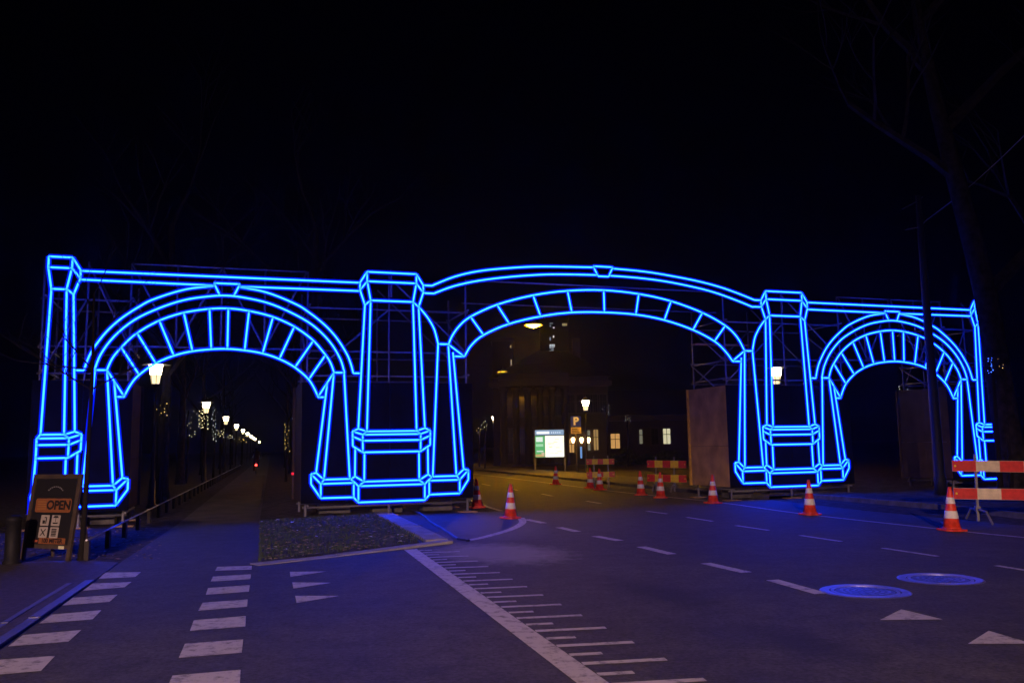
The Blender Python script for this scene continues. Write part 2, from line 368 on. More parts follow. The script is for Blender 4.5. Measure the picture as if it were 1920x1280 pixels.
# fallen leaves, litter and grass on the verges
def scatter_leaves(name, label, region, n, zfun, size, M_):
    b = MB(); k = 0
    while k < n:
        p = region(); a = random.uniform(0, 6.28); s = random.uniform(0.6, 1.3) * size; z = zfun(p) + 0.012
        ca, sa = math.cos(a)*s, math.sin(a)*s
        b.add([(p.x-ca, p.y-sa, z), (p.x+sa*.5, p.y-ca*.5, z+random.uniform(0, .02)), (p.x+ca, p.y+sa, z+random.uniform(0, .015)), (p.x-sa*.5, p.y+ca*.5, z+random.uniform(0, .02))], [(0,1,2,3)]); k += 1
    o = stuff(b.build(name, M_)); tag(o, label, name.split('_')[-1]); return o
def in_verge():
    while True:
        u, v = random.random(), random.random()
        p = vA.lerp(vB, u).lerp(vD.lerp(vC, u), v)
        if (p - (vA + kn*0.35)).dot(kn) > 0 and (p - (vB + kn2*0.45)).dot(kn2) > 0: return p
scatter_leaves('fallen_leaves', 'scattered fallen leaves lying on the bare verge before the tall pier', in_verge, 500, lambda p: verge_z(p)+0.03, 0.045, M_LEAF)
scatter_leaves('paper_litter', 'pale scraps of litter on the verge beside the cycle path', in_verge, 26, lambda p: verge_z(p)+0.035, 0.05, M_LITTER)
b = MB()
for _ in range(9000):
    p = in_verge(); z = verge_z(p) + 0.015; a = random.uniform(0, 6.28); h = random.uniform(0.03, 0.09); w = 0.006
    lx_, ly_ = random.uniform(-.03, .03), random.uniform(-.03, .03)
    b.add([(p.x-math.cos(a)*w, p.y-math.sin(a)*w, z), (p.x+math.cos(a)*w, p.y+math.sin(a)*w, z), (p.x+lx_, p.y+ly_, z+h)], [(0,1,2)])
tag(stuff(b.build('grass', M_GRASS)), 'thin short grass growing on the dark verge', 'grass')
def left_reg():
    p = at(random.uniform(-150, 300), random.uniform(985, 1050)); return p
scatter_leaves('ground_leaves', 'fallen leaves under the low rail by the sign board', left_reg, 300, lambda p: 0.004, 0.045, M_LEAF)

# ------------------------------------------------------------------ the light gate
gd = ray(5737, 754); gd.z = 0; gd.normalize(); GP = at(740, 966); GA = math.atan2(gd.y, gd.x)
gate = thing('light_gate', 'wide three-arched gateway drawn in glowing blue light tubes on clad scaffold towers', 'gate', GP, GA)
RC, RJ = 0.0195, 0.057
def tube_light(name, pts, y=-0.06):
    pts = [Vector((p[0], y, p[1])) for p in pts]; k = len(pts)
    b = MB()
    def secs(shape):
        rings = []
        for i, p in enumerate(pts):
            if i == 0: t = (pts[1]-p).normalized(); sc = 1
            elif i == k-1: t = (p-pts[-2]).normalized(); sc = 1
            else:
                t1 = (p-pts[i-1]).normalized(); t2 = (pts[i+1]-p).normalized(); t = (t1+t2).normalized(); sc = min(1.6, 1/max(.3, t.dot(t1)))
            n = Vector((-t.z, 0, t.x))
            rings.append([p + n*(q[0]*sc) + Vector((0, q[1], 0)) for q in shape])
        return rings
    core = [(RC*math.cos(a), -RC*math.sin(a)) for a in [math.pi*j/6 for j in range(7)]]
    n = 7; rg = secs(core); vs = [q for r in rg for q in r]
    fs = []; mi = []
    for i in range(k-1):
        for j in range(n-1): fs.append((i*n+j, (i+1)*n+j, (i+1)*n+j+1, i*n+j+1))
    b.add(vs, fs, 0)
    # backing channel
    bk = [(-RC-.004, 0.002), (RC+.004, 0.002), (RC+.004, 0.045), (-RC-.004, 0.045)]
    rg = secs(bk); vs = [q for r in rg for q in r]; fs = []
    for i in range(k-1):
        for j in range(4): fs.append((i*4+j, i*4+(j+1) % 4, (i+1)*4+(j+1) % 4, (i+1)*4+j))
    fs += [(0,1,2,3), tuple((k-1)*4+j for j in (3,2,1,0))]
    b.add(vs, fs, 1)
    sl = [(RJ*math.cos(a), -RJ*math.sin(a)) for a in [2*math.pi*j/10 for j in range(10)]]  # outer shell carrying the added halo glow
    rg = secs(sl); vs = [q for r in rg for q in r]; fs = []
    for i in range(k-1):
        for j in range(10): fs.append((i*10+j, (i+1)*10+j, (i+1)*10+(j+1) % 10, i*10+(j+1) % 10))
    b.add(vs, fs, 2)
    o = b.build(name, [M_CORE, M_BACK, M_HALO], gate)
    return o
SYM = 5.635
def seg(name, *pts, mir=None, c=0.0, s=1):
    tube_light(name, [(c + s*p[0], p[1]) for p in pts])
def capital(c, s):      # one half (right side when s = 1)
    g = lambda *p: seg('capital_tube', *p, c=c, s=s)
    g((.615,5.89),(.61,5.655)); g((.61,5.655),(.525,5.185)); g((.615,5.89),(.785,5.615)); g((.61,5.655),(.785,5.43))
    g((.785,5.615),(.785,5.43)); g((.785,5.43),(.665,5.065)); g((.525,5.185),(.665,5.065))
def shaft(c, s):
    g = lambda *p: seg('shaft_tube', *p, c=c, s=s)
    g((.665,5.065),(.81,2.075)); g((.525,5.185),(.605,2.01))
    g = lambda *p: seg('ring_tube', *p, c=c, s=s)
    g((.605,2.01),(.81,2.075)); g((.81,2.075),(.945,2.015)); g((.605,2.01),(.705,1.935)); g((.705,1.935),(.945,2.015))
    g((.705,1.79),(.945,1.895)); g((.70,1.515),(.94,1.665)); g((.705,1.935),(.70,1.515)); g((.945,2.015),(.94,1.665))
    g = lambda *p: seg('pedestal_tube', *p, c=c, s=s)
    g((.88,1.61),(.885,.955)); g((.66,1.50),(.665,.825))
    g = lambda *p: seg('base_tube', *p, c=c, s=s)
    g((.665,.825),(.885,.955)); g((.885,.955),(.975,.89)); g((.8,.725),(.975,.89)); g((.665,.825),(.8,.725)); g((.8,.725),(.8,.345)); g((.8,.345),(.91,.465)); g((.91,.80),(.91,.465))
def leg_small(c, s):
    g = lambda *p: seg('leg_tube', *p, c=c, s=s)
    g((1.155,3.41),(1.395,3.41)); g((1.155,3.41),(1.005,.90)); g((1.395,3.41),(1.605,.895)); g((1.545,3.19),(1.785,1.07))
    g((1.395,3.41),(1.765,2.825)); g((1.765,2.825),(1.60,2.825))
    leg_base(c, s)
def leg_big(c, s):
    g = lambda *p: seg('leg_tube', *p, c=c, s=s)
    g((1.155,4.15),(1.415,4.15)); g((1.155,4.15),(1.0,.90)); g((1.415,4.15),(1.595,.905)); g((1.535,3.95),(1.78,1.05))
    g((1.415,4.15),(1.825,3.85)); g((1.825,3.85),(1.55,3.85))
    tube_light('leg_tube', [(c + s*p[0], p[1]) for p in catmull([(.66,5.075),(.875,4.83),(1.045,4.55),(1.12,4.30),(1.155,4.15)], 4)])
    leg_base(c, s)
def leg_base(c, s):
    g = lambda *p: seg('base_tube', *p, c=c, s=s)
    g((1.005,.90),(1.605,.90)); g((.91,.805),(1.675,.803)); g((.91,.47),(1.675,.475)); g((1.605,.90),(1.785,1.06)); g((1.785,1.06),(1.9,1.035))
    g((1.9,1.035),(1.9,.805)); g((1.9,1.035),(1.675,.803)); g((1.9,.805),(1.675,.475)); g((1.605,.90),(1.675,.803)); g((1.675,.803),(1.675,.475))
def mids(c):
    seg('capital_tube', (-.615,5.89),(.615,5.89), c=c); seg('capital_tube', (-.61,5.655),(.61,5.655), c=c); seg('capital_tube', (-.525,5.185),(.525,5.185), c=c)
    for z, w in ((2.01,.605),(1.935,.705),(1.79,.705),(1.515,.70)): seg('ring_tube', (-w,z),(w,z), c=c)
    for z, w in ((.825,.665),(.725,.8),(.345,.8)): seg('base_tube', (-w,z),(w,z), c=c)
for c, s in ((-.075, 1), (2*SYM+.075, -1)):      # the two tall middle piers
    mids(c)
    for q in (1, -1): capital(c, q); shaft(c, q)
    leg_big(c, s); leg_small(c, -s)
for c, s in ((-7.785, 1), (2*SYM+7.785, -1)):    # the cut-off end piers
    capital(c, s); shaft(c, s); leg_small(c, s)
    e = [(.145,5.89),(.145,5.645),(.225,5.165),(.155,2.02),(.085,1.93),(.085,1.515),(.06,.825),(.03,.725),(.03,.345)]
    nm = ['capital_tube','capital_tube','shaft_tube','ring_tube','ring_tube','pedestal_tube','base_tube','base_tube']
    for i in range(8): seg(nm[i], e[i], e[i+1], c=c, s=s)
    for (z, x0, x1, n_) in ((5.89,.145,.615,'capital_tube'),(5.65,.145,.61,'capital_tube'),(5.175,.225,.525,'capital_tube'),(2.015,.155,.605,'ring_tube'),(1.935,.085,.705,'ring_tube'),(1.795,.085,.705,'ring_tube'),(1.515,.085,.70,'ring_tube'),(.825,.06,.665,'base_tube'),(.725,.03,.8,'base_tube'),(.345,.03,.8,'base_tube')):
        seg(n_, (x0,z),(x1,z), c=c, s=s)
ca = -3.93
for c, s in ((ca, 1), (2*SYM-ca, -1)):            # the two small arches with their beams
    def full(h): return [(-x, z) for x, z in h[::-1]] + [p for p in h if p[0] > 1e-6]
    def ar(name, h): tube_light(name, [(c + s*p[0], p[1]) for p in catmull(h, 4)])
    ar('arch_tube', full([(0,5.17),(.4,5.135),(.92,5.03),(1.43,4.83),(1.94,4.545),(2.345,4.16),(2.6,3.755),(2.71,3.41)]))
    ar('arch_tube', full([(0,4.87),(.45,4.835),(.985,4.72),(1.48,4.515),(1.93,4.205),(2.22,3.88),(2.37,3.66),(2.465,3.41)]))
    ar('arch_tube', full([(0,3.93),(.36,3.91),(.77,3.85),(1.15,3.735),(1.515,3.55),(1.83,3.29),(1.98,3.08),(2.1,2.825)]))
    for q in (1, -1):
        h = [(.27,5.38),(.76,5.31),(1.16,5.19),(1.58,5.015),(1.8,4.885),(2.2,4.58),(2.5,4.265),(2.74,3.9),(2.85,3.65),(2.92,3.4)]
        ar('hood_tube', [(q*x, z) for x, z in h]); seg('hood_tube', (q*2.92,3.4),(q*3.085,3.4), c=c, s=s)
        seg('keystone_tube', (q*.285,5.45),(q*.16,5.18), c=c, s=s)
        seg('beam_tube', (q*.26,5.395),(q*3.07,5.405), c=c, s=s)
    seg('keystone_tube', (-.285,5.45),(.285,5.45), c=c, s=s)
    seg('beam_tube', (-3.07,5.60),(3.07,5.61), c=c, s=s)
    for (x0,z0,x1,z1) in [(-6.13,3.93,-5.74,3.32),(-5.82,4.26,-5.40,3.57),(-5.36,4.54,-5.03,3.75),(-4.85,4.74,-4.64,3.86),(-4.30,4.85,-4.24,3.92),(-3.89,4.87,-3.89,3.93),(-3.43,4.83,-3.51,3.91),(-2.89,4.70,-3.11,3.84),(-2.40,4.49,-2.73,3.72),(-1.96,4.16,-2.37,3.53),(-1.67,3.83,-2.05,3.25)]:
        seg('voussoir_tube', (x0-ca,z0),(x1-ca,z1), c=c, s=s)
def sm(h): return catmull(h, 4)
o2 = 5.64                                          # the flat middle arch
tube_light('arch_tube', [(o2+x, z) for x, z in sm([(-4.29,4.155),(-4.2,4.36),(-4.01,4.62),(-3.71,4.865),(-3.0,5.20),(-2.02,5.48),(-1.045,5.64),(0,5.70),(1.045,5.64),(2.02,5.48),(2.99,5.19),(3.70,4.85),(4.07,4.53),(4.29,4.15)])])
tube_light('arch_tube', [(o2+x, z) for x, z in sm([(-3.885,3.85),(-3.70,4.14),(-3.37,4.41),(-2.69,4.71),(-1.81,4.935),(-.94,5.065),(0,5.10),(.94,5.07),(1.80,4.945),(2.67,4.70),(3.33,4.40),(3.67,4.12),(3.885,3.85)])])
for h in ([(-4.70,5.62),(-4.13,5.87),(-3.47,6.05),(-2.62,6.175),(-1.76,6.255),(-.27,6.31)],[(.27,6.305),(1.21,6.27),(2.03,6.19),(2.87,6.08),(3.55,5.95),(4.15,5.79),(4.70,5.615)],
          [(-4.64,5.43),(-4.14,5.63),(-3.48,5.80),(-2.63,5.94),(-1.76,6.04),(-1.06,6.08),(-.165,6.105)],[(.165,6.105),(1.01,6.085),(1.82,6.03),(2.65,5.92),(3.36,5.79),(4.05,5.60),(4.65,5.405)]):
    tube_light('hood_tube', [(o2+x, z) for x, z in sm(h)])
for q in (1, -1):
    seg('hood_tube', (q*4.70,5.615),(q*4.93,5.615), c=o2); seg('hood_tube', (q*4.645,5.42),(q*4.92,5.42), c=o2)
    seg('keystone_tube', (q*.29,6.34),(q*.155,6.075), c=o2)
seg('keystone_tube', (-.29,6.34),(.29,6.34), c=o2); seg('keystone_tube', (-.155,6.075),(.155,6.075), c=o2)
for a in [(1.92,4.87,2.26,4.41),(2.63,5.20,2.96,4.71),(3.62,5.48,3.82,4.93),(4.59,5.64,4.70,5.07),(5.64,5.70,5.64,5.10),(6.68,5.64,6.57,5.07),(7.66,5.48,7.43,4.95),(8.63,5.19,8.31,4.71),(9.33,4.83,8.98,4.41)]:
    tube_light('voussoir_tube', [(a[0],a[1]),(a[2],a[3])])

# cladding and scaffold towers
PZ0, PZ1, DEP = 0.36, 3.18, 2.0
def sheet(x0, x1, y0, y1, z0, z1, M_): return MB().box((x0,y0,z0),(x1,y1,z1)).build('cladding_panel', M_, gate)
TOW = [(-7.86, -5.86), (-2.2, 1.97), (2*SYM-1.97, 2*SYM+2.2), (2*SYM+5.86, 2*SYM+7.86)]
def pole(name, a, c, r=0.024): return MB().tube([a, c], r, 7).build(name, M_STEEL, gate, True)
for ti, (x0, x1) in enumerate(TOW):
    n = 4 if ti in (1, 2) else 2; w = (x1-x0)/n
    for i in range(n):
        sheet(x0+w*i+.004, x0+w*(i+1)-.004, 0.0, 0.018, PZ0, PZ1, M_CLAD)
    for xs, sg in ((x0, -1), (x1, 1)):               # plywood returns, two sheets a side, and a yellow timber at the back edge
        for k in range(2):
            ya, yb = .022 + DEP*k/2, .022 + DEP*(k+1)/2 - .006
            xa, xb = (xs, xs+.018) if sg < 0 else (xs-.018, xs)
            for (za, zb) in ((PZ0+.02, 1.5), (1.508, PZ1)): sheet(xa, xb, ya, yb, za, zb, M_PLY if ti == 2 else M_SHADEPLY)
        xa, xb = (xs-.05, xs+.03) if sg < 0 else (xs-.03, xs+.05)
        MB().box((xa, DEP+.03, PZ0), (xb, DEP+.09, PZ1+.01)).build('edge_timber', M_TIMBER if ti == 2 else M_SHADEPLY, gate)
    xs = [x0+.12, (x0+x1)/2, x1-.12]
    for y in (.14, DEP-.12):
        for x in xs:
            pole('scaffold_pole', (x, y, 0.10), (x, y, 5.86 if y < 1 else 5.6))
            MB().box((x-.09,y-.09,.02),(x+.09,y+.09,.035)).build('base_plate', M_STEEL, gate)
            MB().tube([(x,y,.035),(x,y,.3)], .032, 7).build('base_jack', M_STEEL, gate)
            MB().box((x-.22,y-.14,-.03),(x+.22,y+.14,.02)).build('sole_board', M_PLY, gate)
        for z in (.25, 3.35, 3.95, 5.0):
            pole('scaffold_ledger', (x0+.05, y+.05, z), (x1-.05, y+.05, z))
        pole('scaffold_brace', (xs[0], y-.05, 3.3), (xs[1], y-.05, 5.0)); pole('scaffold_brace', (xs[2], y-.05, 3.95), (xs[1], y-.05, 5.8))
    for x in (xs[0], xs[2]):
        for z in (.3, 3.4, 3.9, 5.05): pole('scaffold_transom', (x+.05, .05, z), (x+.05, DEP, z))
        pole('scaffold_brace', (x-.05, DEP-.12, 3.9), (x-.05, .7, 3.2)); pole('scaffold_brace', (x-.05, .14, 3.9), (x-.05, DEP-.12, 5.05))
    if ti == 2:
        for k in range(2): MB().box((x0-.35+1.0*k, .9, 4.42), (x0+.45+1.0*k, 1.12, 4.46)).build('scaffold_plank', M_PLY, gate)
    # ballast blocks under the tower
    for k in range(3):
        xb = x0+.5+k*(x1-x0-1.6)/2
        MB().box((xb, .75, .02), (xb+.75, 1.25, .24)).build('ballast_block', M_CONC, gate)
# bridging trusses over the three openings
def truss(xa, xb, z0, z1, n, y=.16):
    pole('scaffold_ledger', (xa, y, z1), (xb, y, z1), .020); pole('scaffold_ledger', (xa, y, z0), (xb, y, z0))
    for i in range(n+1):
        x = xa+(xb-xa)*i/n
        if 0 < i < n: pole('scaffold_pole', (x, y+.04, z0), (x, y+.04, z1))
        if i < n:
            x2 = xa+(xb-xa)*(i+1)/n
            pole('scaffold_brace', (x, y-.04, z0 if i % 2 else z1), (x2, y-.04, z1 if i % 2 else z0))
truss(-5.98, -2.1, 3.97, 5.86, 4); truss(2*SYM+2.1, 2*SYM+5.98, 3.97, 5.86, 4)
pole('scaffold_ledger', (1.85, .16, 5.84), (2*SYM-1.85, .16, 5.84)); pole('scaffold_ledger', (1.85, .5, 5.3), (2*SYM-1.85, .5, 5.3), .018)
pole('scaffold_pole', (-.075, .05, 5.3), (-.075, .05, 6.0)); pole('scaffold_pole', (2*SYM+.075, .05, 5.3), (2*SYM+.075, .05, 5.98))
MB().lathe([(.001,-.03),(.03,-.03),(.03,.03),(.001,.03)], 10, c=(-2.24, DEP+.03, 1.0)).build('warning_lamp', emat('red_lamp', (1,.02,.05), 1.2, False), gate)

# ------------------------------------------------------------------ lamps
def make_lantern():
    r = thing('street_lantern', '', 'street lamp', group='tapered lantern posts')
    MB().lathe([(.16,0),(.16,.06),(.11,.12),(.09,.75),(.065,.85),(.055,1.0),(.042,2.9),(.06,2.95),(.04,3.0),(.032,3.52)], 12).build('post', M_BLACKMETAL, r, True)
    MB().lathe([(.162,3.88),(.21,4.16)], 6).build('lantern_glass', M_LANT, r); MB().lathe([(.115,3.60),(.1615,3.879)], 6).build('lower_glass', emat('lantern_glass_lower', (1.0, 0.78, 0.40), 1.7), r)
    fr = MB().lathe([(.03,3.5),(.13,3.56),(.13,3.60),(.05,3.60)], 6)
    for j in range(6):
        a = 2*math.pi*j/6
        fr.tube([(.118*math.cos(a),.118*math.sin(a),3.6),(.214*math.cos(a),.214*math.sin(a),4.16)], .010, 4)
    fr.build('lantern_frame', M_BLACKMETAL, r)
    MB().lathe([(.40,4.16),(.40,4.175),(.24,4.20),(.2,4.26),(.06,4.34),(.03,4.44),(.001,4.46)], 16).build('lantern_cap', M_BLACKMETAL, r, True)
    return r
lant0 = make_lantern()
LL = ['nearest and largest lit lantern post, seen at the left foot of the left arch',
 'second lit lantern post of the avenue row, above the white string lights', 'third lit lantern post along the avenue seen through the left arch',
 'fourth lit lantern post along the avenue seen through the left arch', 'fifth lit lantern post along the avenue seen through the left arch', 'sixth lit lantern post along the avenue seen through the left arch',
 'seventh lit lantern post along the avenue seen through the left arch', 'eighth lit lantern post along the avenue, small and far off','ninth lit lantern post along the avenue, small and far off','farthest lit lantern post at the end of the avenue row']
p0 = at(292, 702, 3.88)
spots = [(p0.x + AV.x*20.6*k, p0.y + AV.y*20.6*k) for k in range(9)]
q = at(488, 825, 3.9); spots.append((p0.x + AV.x*235, p0.y + AV.y*235))
for px, py, lb in ((1455,705,'lit lantern post behind the right tall pier, shining through the scaffold'),(1098,760,'lit lantern post in front of the building, above the parking sign'),(927,787,'small distant lit lantern post left of the lit information board')):
    t = at(px, py, 3.88); spots.append((t.x, t.y)); LL.append(lb)
for i, (x, y) in enumerate(spots):
    o = lant0 if i == 0 else copy_tree(lant0)
    o.location = (x, y, 0); o['label'] = LL[i]
def make_hanging(bowl, lens=0.34):
    r = thing('hanging_lamp', '', 'street lamp', group='lamps hung over the road')
    MB().lathe([(.05,.34),(.1,.33),(.13,.22),(.22,.15),(.46,.06),(.47,.04),(.44,.05),(.18,.13)], 20).build('lamp_dish', M_DIRTYDISH, r, True)
    MB().lathe([(.02,-.10),(.15,-.07),(.31,.0),(.40,.055),(.2,.08)], 18).build('lamp_bowl', bowl, r, True)
    MB().tube([(0,0,.34),(0,0,.55)], .02, 6).build('hanger', M_STEEL, r)
    MB().lathe([(.405,.045),(.50,.02),(.52,.035),(.47,.06)], 20).build('fringe_glow_ring', emat('fringe_glow', (1.0,.46,.03), 1.15), r, True)  # glowing ring added for the orange bloom fringe round the bowl
    MB().tube([(-9,0,.95),(-4,0,.70),(0,0,.55),(4,0,.70),(9,0,.95)], .010, 5).build('span_wire', M_BLACKMETAL, r)
    return r
h0 = make_hanging(M_SODIUM); h0.location = at(1000, 611, 7.9); h0['label'] = 'bright orange lamp hanging over the road under the middle arch'
h1 = make_hanging(M_SODIUMDIM); h1.location = at(943, 698, 7.9); h1['label'] = 'dim yellow lamp hanging over the road, left of the bright orange one'
h2 = copy_tree(h0); h2.location = at(797, 706, 7.9); h2['label'] = 'small orange lamp seen through the scaffold of the left tall pier'
h2.scale = (.55,.55,.55)
# the next lamp of that row, over the road behind the viewer
h3 = thing('hanging_lamp', 'road lamp hung over the near carriageway behind the viewer', 'street lamp', (-3.5, -26.0, 8.5), 0, 'lamps hung over the road')
MB().lathe([(.05,.40),(.1,.39),(.13,.28),(.22,.21),(.48,.0),(.50,-.056),(.47,-.045),(.44,.02),(.18,.19)], 24).build('lamp_dish', M_DIRTYDISH, h3, True)
MB().lathe([(.02,-.004),(.10,-.003),(.12,.02),(.1,.1)], 18).build('lamp_bowl', emat('lamp_bowl_near', (1.0, 0.60, 0.52), 270000.0), h3, True)
MB().tube([(-9,0,.95),(-4,0,.70),(0,0,.39),(4,0,.70),(9,0,.95)], .010, 5).build('span_wire', M_BLACKMETAL, h3)

# ------------------------------------------------------------------ cones
def make_cone():
    r = thing('traffic_cone', '', 'traffic cone', group='red and white traffic cones')
    b = MB(); w = .20; c_ = .06
    pts = [(-w+c_,-w),(w-c_,-w),(w,-w+c_),(w,w-c_),(w-c_,w),(-w+c_,w),(-w,w-c_),(-w,-w+c_)]
    b.prism(pts, 0.0, .03); b.lathe([(.17,.03),(.15,.045),(.145,.06)], 18); b.build('base_plate', M_RED, r)
    def rad(z): return .140 - (.140-.030)*(z-.05)/(.70)
    MB().lathe([(rad(.05),.05),(rad(.3),.3),(rad(.72),.72),(.026,.75),(.018,.75)], 20).build('cone_body', M_RED, r, True)
    for z0, z1 in ((.21,.34),(.46,.57)):
        MB().lathe([(rad(z0)+.001,z0),(rad(z0)+.004,z0+.003),(rad(z1)+.004,z1-.003),(rad(z1)+.001,z1)], 20).build('reflective_band', M_WHITEBAND, r, True)
    return r
cone0 = make_cone()
CN = [(895,951,'dim traffic cone in shadow at the right edge of the left tall pier'),(957,971,'traffic cone on the tip of the curved white line, edged blue'),(1042,908,'farthest traffic cone, alone below the lit information board'),
 (1107,914.5,'left cone of the close pair before the red and yellow barrier'),(1125,918,'right cone of the close pair before the red and yellow barrier'),(1202,928,'traffic cone at the left end of the barrier beside the plywood wall'),
 (1239,933,'traffic cone standing before the board of the barrier beside the plywood wall'),(1337,943,'traffic cone on the road edge in front of the brown plywood wall'),(1519,964,'traffic cone on the edge line in front of the right tall pier'),(1785,994,'nearest and largest traffic cone, beside the red and cream barrier')]
for i, (x, y, lb) in enumerate(CN):
    o = cone0 if i == 0 else copy_tree(cone0)
    o.location = at(x, y, 0.012); o.rotation_euler = (R(random.uniform(-1.5,1.5)), R(random.uniform(-1.5,1.5)), random.uniform(0, 1.5)); o['label'] = lb

# ------------------------------------------------------------------ barriers
def make_barrier(name_label, W_, bh, z_lo, z_hi, segs, M2, posts, foot):
    r = thing('road_barrier', name_label, 'barrier', group='striped road barriers')
    for z in (z_lo, z_hi):
        bd = MB().box((0, -.006, z), (W_, .006, z+bh)).build('board', M2, r)
        w = W_/segs
        for k in range(segs):
            MB().box((w*k+.001, -.010, z+.004), (w*(k+1)-.001, -.0065, z+bh-.004)).build('stripe_panel', M_BOARDRED if k % 2 == 0 else M2, bd)
        for xx in (.05, W_-.05): MB().lathe([(.02,0),(.02,.006),(.001,.007)], 10).build('reflector', M_BOARDYEL, bd).matrix_local = Matrix.Translation((xx, -.011, z+bh/2)) @ Matrix.Rotation(math.pi/2, 4, 'X')
    for px in posts:
        MB().box((px-.022, .012, .02), (px+.022, .05, z_hi+bh+.12)).build('post', M_STEEL, r)
        f = MB(); 
        f.tube([(px, -foot, 0.02), (px, -foot*.6, .22), (px, .03, .24), (px, foot*.6, .22), (px, foot, .02)], .021, 7)
        f.build('foot', M_STEEL, r)
        MB().box((px-.04, -.01, .19), (px+.04, .08, .29)).build('clamp', M_STEEL, r)
    return r
b1 = make_barrier('small red and yellow barrier behind the close pair of cones', 1.02, .20, .40, .87, 5, M_BOARDYEL, (.27,.79), .4)
p = at(1101, 915.5); b1.location = (p.x, p.y, 0.005); b1.rotation_euler = (0, 0, R(-4))
b2 = make_barrier('red and yellow barrier beside the brown plywood wall', 1.36, .24, .33, .80, 5, M_BOARDYEL, (.30,.93), .4)
p = at(1214, 921.0); b2.location = (p.x, p.y, 0.005); b2.rotation_euler = (0, R(1.2), R(-27))
b3 = make_barrier('large red and cream barrier cut by the right edge of the photo', 2.5, .205, .42, .93, 6, M_BOARDCREAM, (.42,2.05), .62)
p = at(1791, 984); b3.location = (p.x, p.y, 0.06); b3.rotation_euler = (0, R(1.5), R(-8))

# ------------------------------------------------------------------ information board and parking sign
c0, c1 = at(1006, 883), at(1059, 882)
IY = 54.0
a0, a1 = at_depth(1004, 857, IY), at_depth(1058, 855, IY); WI = a1.x-a0.x
info = thing('information_board', 'lit two-part information board on two grey legs beyond the road', 'sign board', (a0.x, IY, 0))
zt, zm, zb = at_depth(1004,806,IY).z, at_depth(1004,817,IY).z, a0.z
for x in (-.03, WI+.03): MB().box((x-.05, .05, 0), (x+.05, .15, zt+.05)).build('leg', M_STEEL, info)
MB().box((-.06, 0, zb-.06), (WI+.06, .2, zt+.06)).build('case', M_BLACKMETAL, info)
hd = MB().box((0, -.012, zm+.05), (WI, -.003, zt)).build('header_panel', emat('header_glow', (.45,.66,.95), .55), info)
MB().box((.1, -.018, zm+.12), (WI*.5, -.0125, zt-.1)).build('header_strip', emat('strip_glow', (.9,.95,1), 1.2), hd)
for k in range(5): MB().box((WI*.56+k*.13, -.017, zm+.14), (WI*.56+k*.13+.07, -.0125, zt-.12)).build('header_lettering', emat('letter_glow', (.75,.85,1), .9), hd)
mp = MB().box((.62, -.012, zb), (WI, -.003, zm)).build('map_panel', emat('map_glow', (1.0,.98,.80), 1.25), info)
for k in range(9):
    x, z = .7+random.random()*(WI-1.0), zb+.1+random.random()*(zm-zb-.25)
    MB().box((x, -.016, z), (x+random.uniform(.1,.3), -.0125, z+random.uniform(.02,.08))).build('map_patch', emat('map_patch%d' % (k % 3), [(.95,1,.55),(.8,.95,.7),(1,.9,.6)][k % 3], .95), mp)
ad = MB().box((0, -.012, zb), (.60, -.003, zm)).build('advert_panel', emat('advert_glow', (.16,.62,.22), .75), info)
H_ = zm-zb
for (x0, z0, x1, z1, cc, st) in [(.05,.72,.48,.95,(.9,1,.92),.9),(.04,.5,.5,.62,(.5,.9,.55),.8),(.08,.25,.5,.31,(.85,1,.85),.8),(.02,.02,.56,.14,(.8,.55,.22),.7),(.38,.08,.57,.22,(.9,.72,.5),.7)]:
    MB().box((x0, -.016, zb+z0*H_), (x1, -.0125, zb+z1*H_)).build('advert_patch', emat('ad%.2f%.2f' % (x0, z0), cc, st), ad)
pp = at_depth(1080, 800, 50.0); zg = at_depth(1075,820,50).z
park = thing('parking_sign', 'blue square parking sign with white letter P and text plate below', 'road sign', (pp.x, 50.0, 0))
MB().tube([(0,.06,0),(0,.06,2.95)], .035, 8).build('pole', M_STEEL, park, True)
M_PBLUE = mat('sign_blue', (.02,.04,.42), .4, emit=((.02,.03,.5), .07))  # sign and plate colours glow faintly by added emission, no lamp inside
sp = MB().box((-.30,-.01,zg+.62),(.30,.015,zg+1.24)).build('sign_plate', M_PBLUE, park)
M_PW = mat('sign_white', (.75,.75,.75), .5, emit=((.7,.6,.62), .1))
place_text('P', .62, Matrix.Translation((0,-.014,zg+.93)) @ Matrix.Rotation(math.pi/2, 4, 'X'), M_PW, sp, True)
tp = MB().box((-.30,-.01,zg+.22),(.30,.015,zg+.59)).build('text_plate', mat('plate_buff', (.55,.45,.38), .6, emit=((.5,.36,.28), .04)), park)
for k in range(3): MB().box((-.24,-.014,zg+.28+.1*k),(.2-.06*k,-.0105,zg+.315+.1*k)).build('text_line', M_BLACKMETAL, tp)

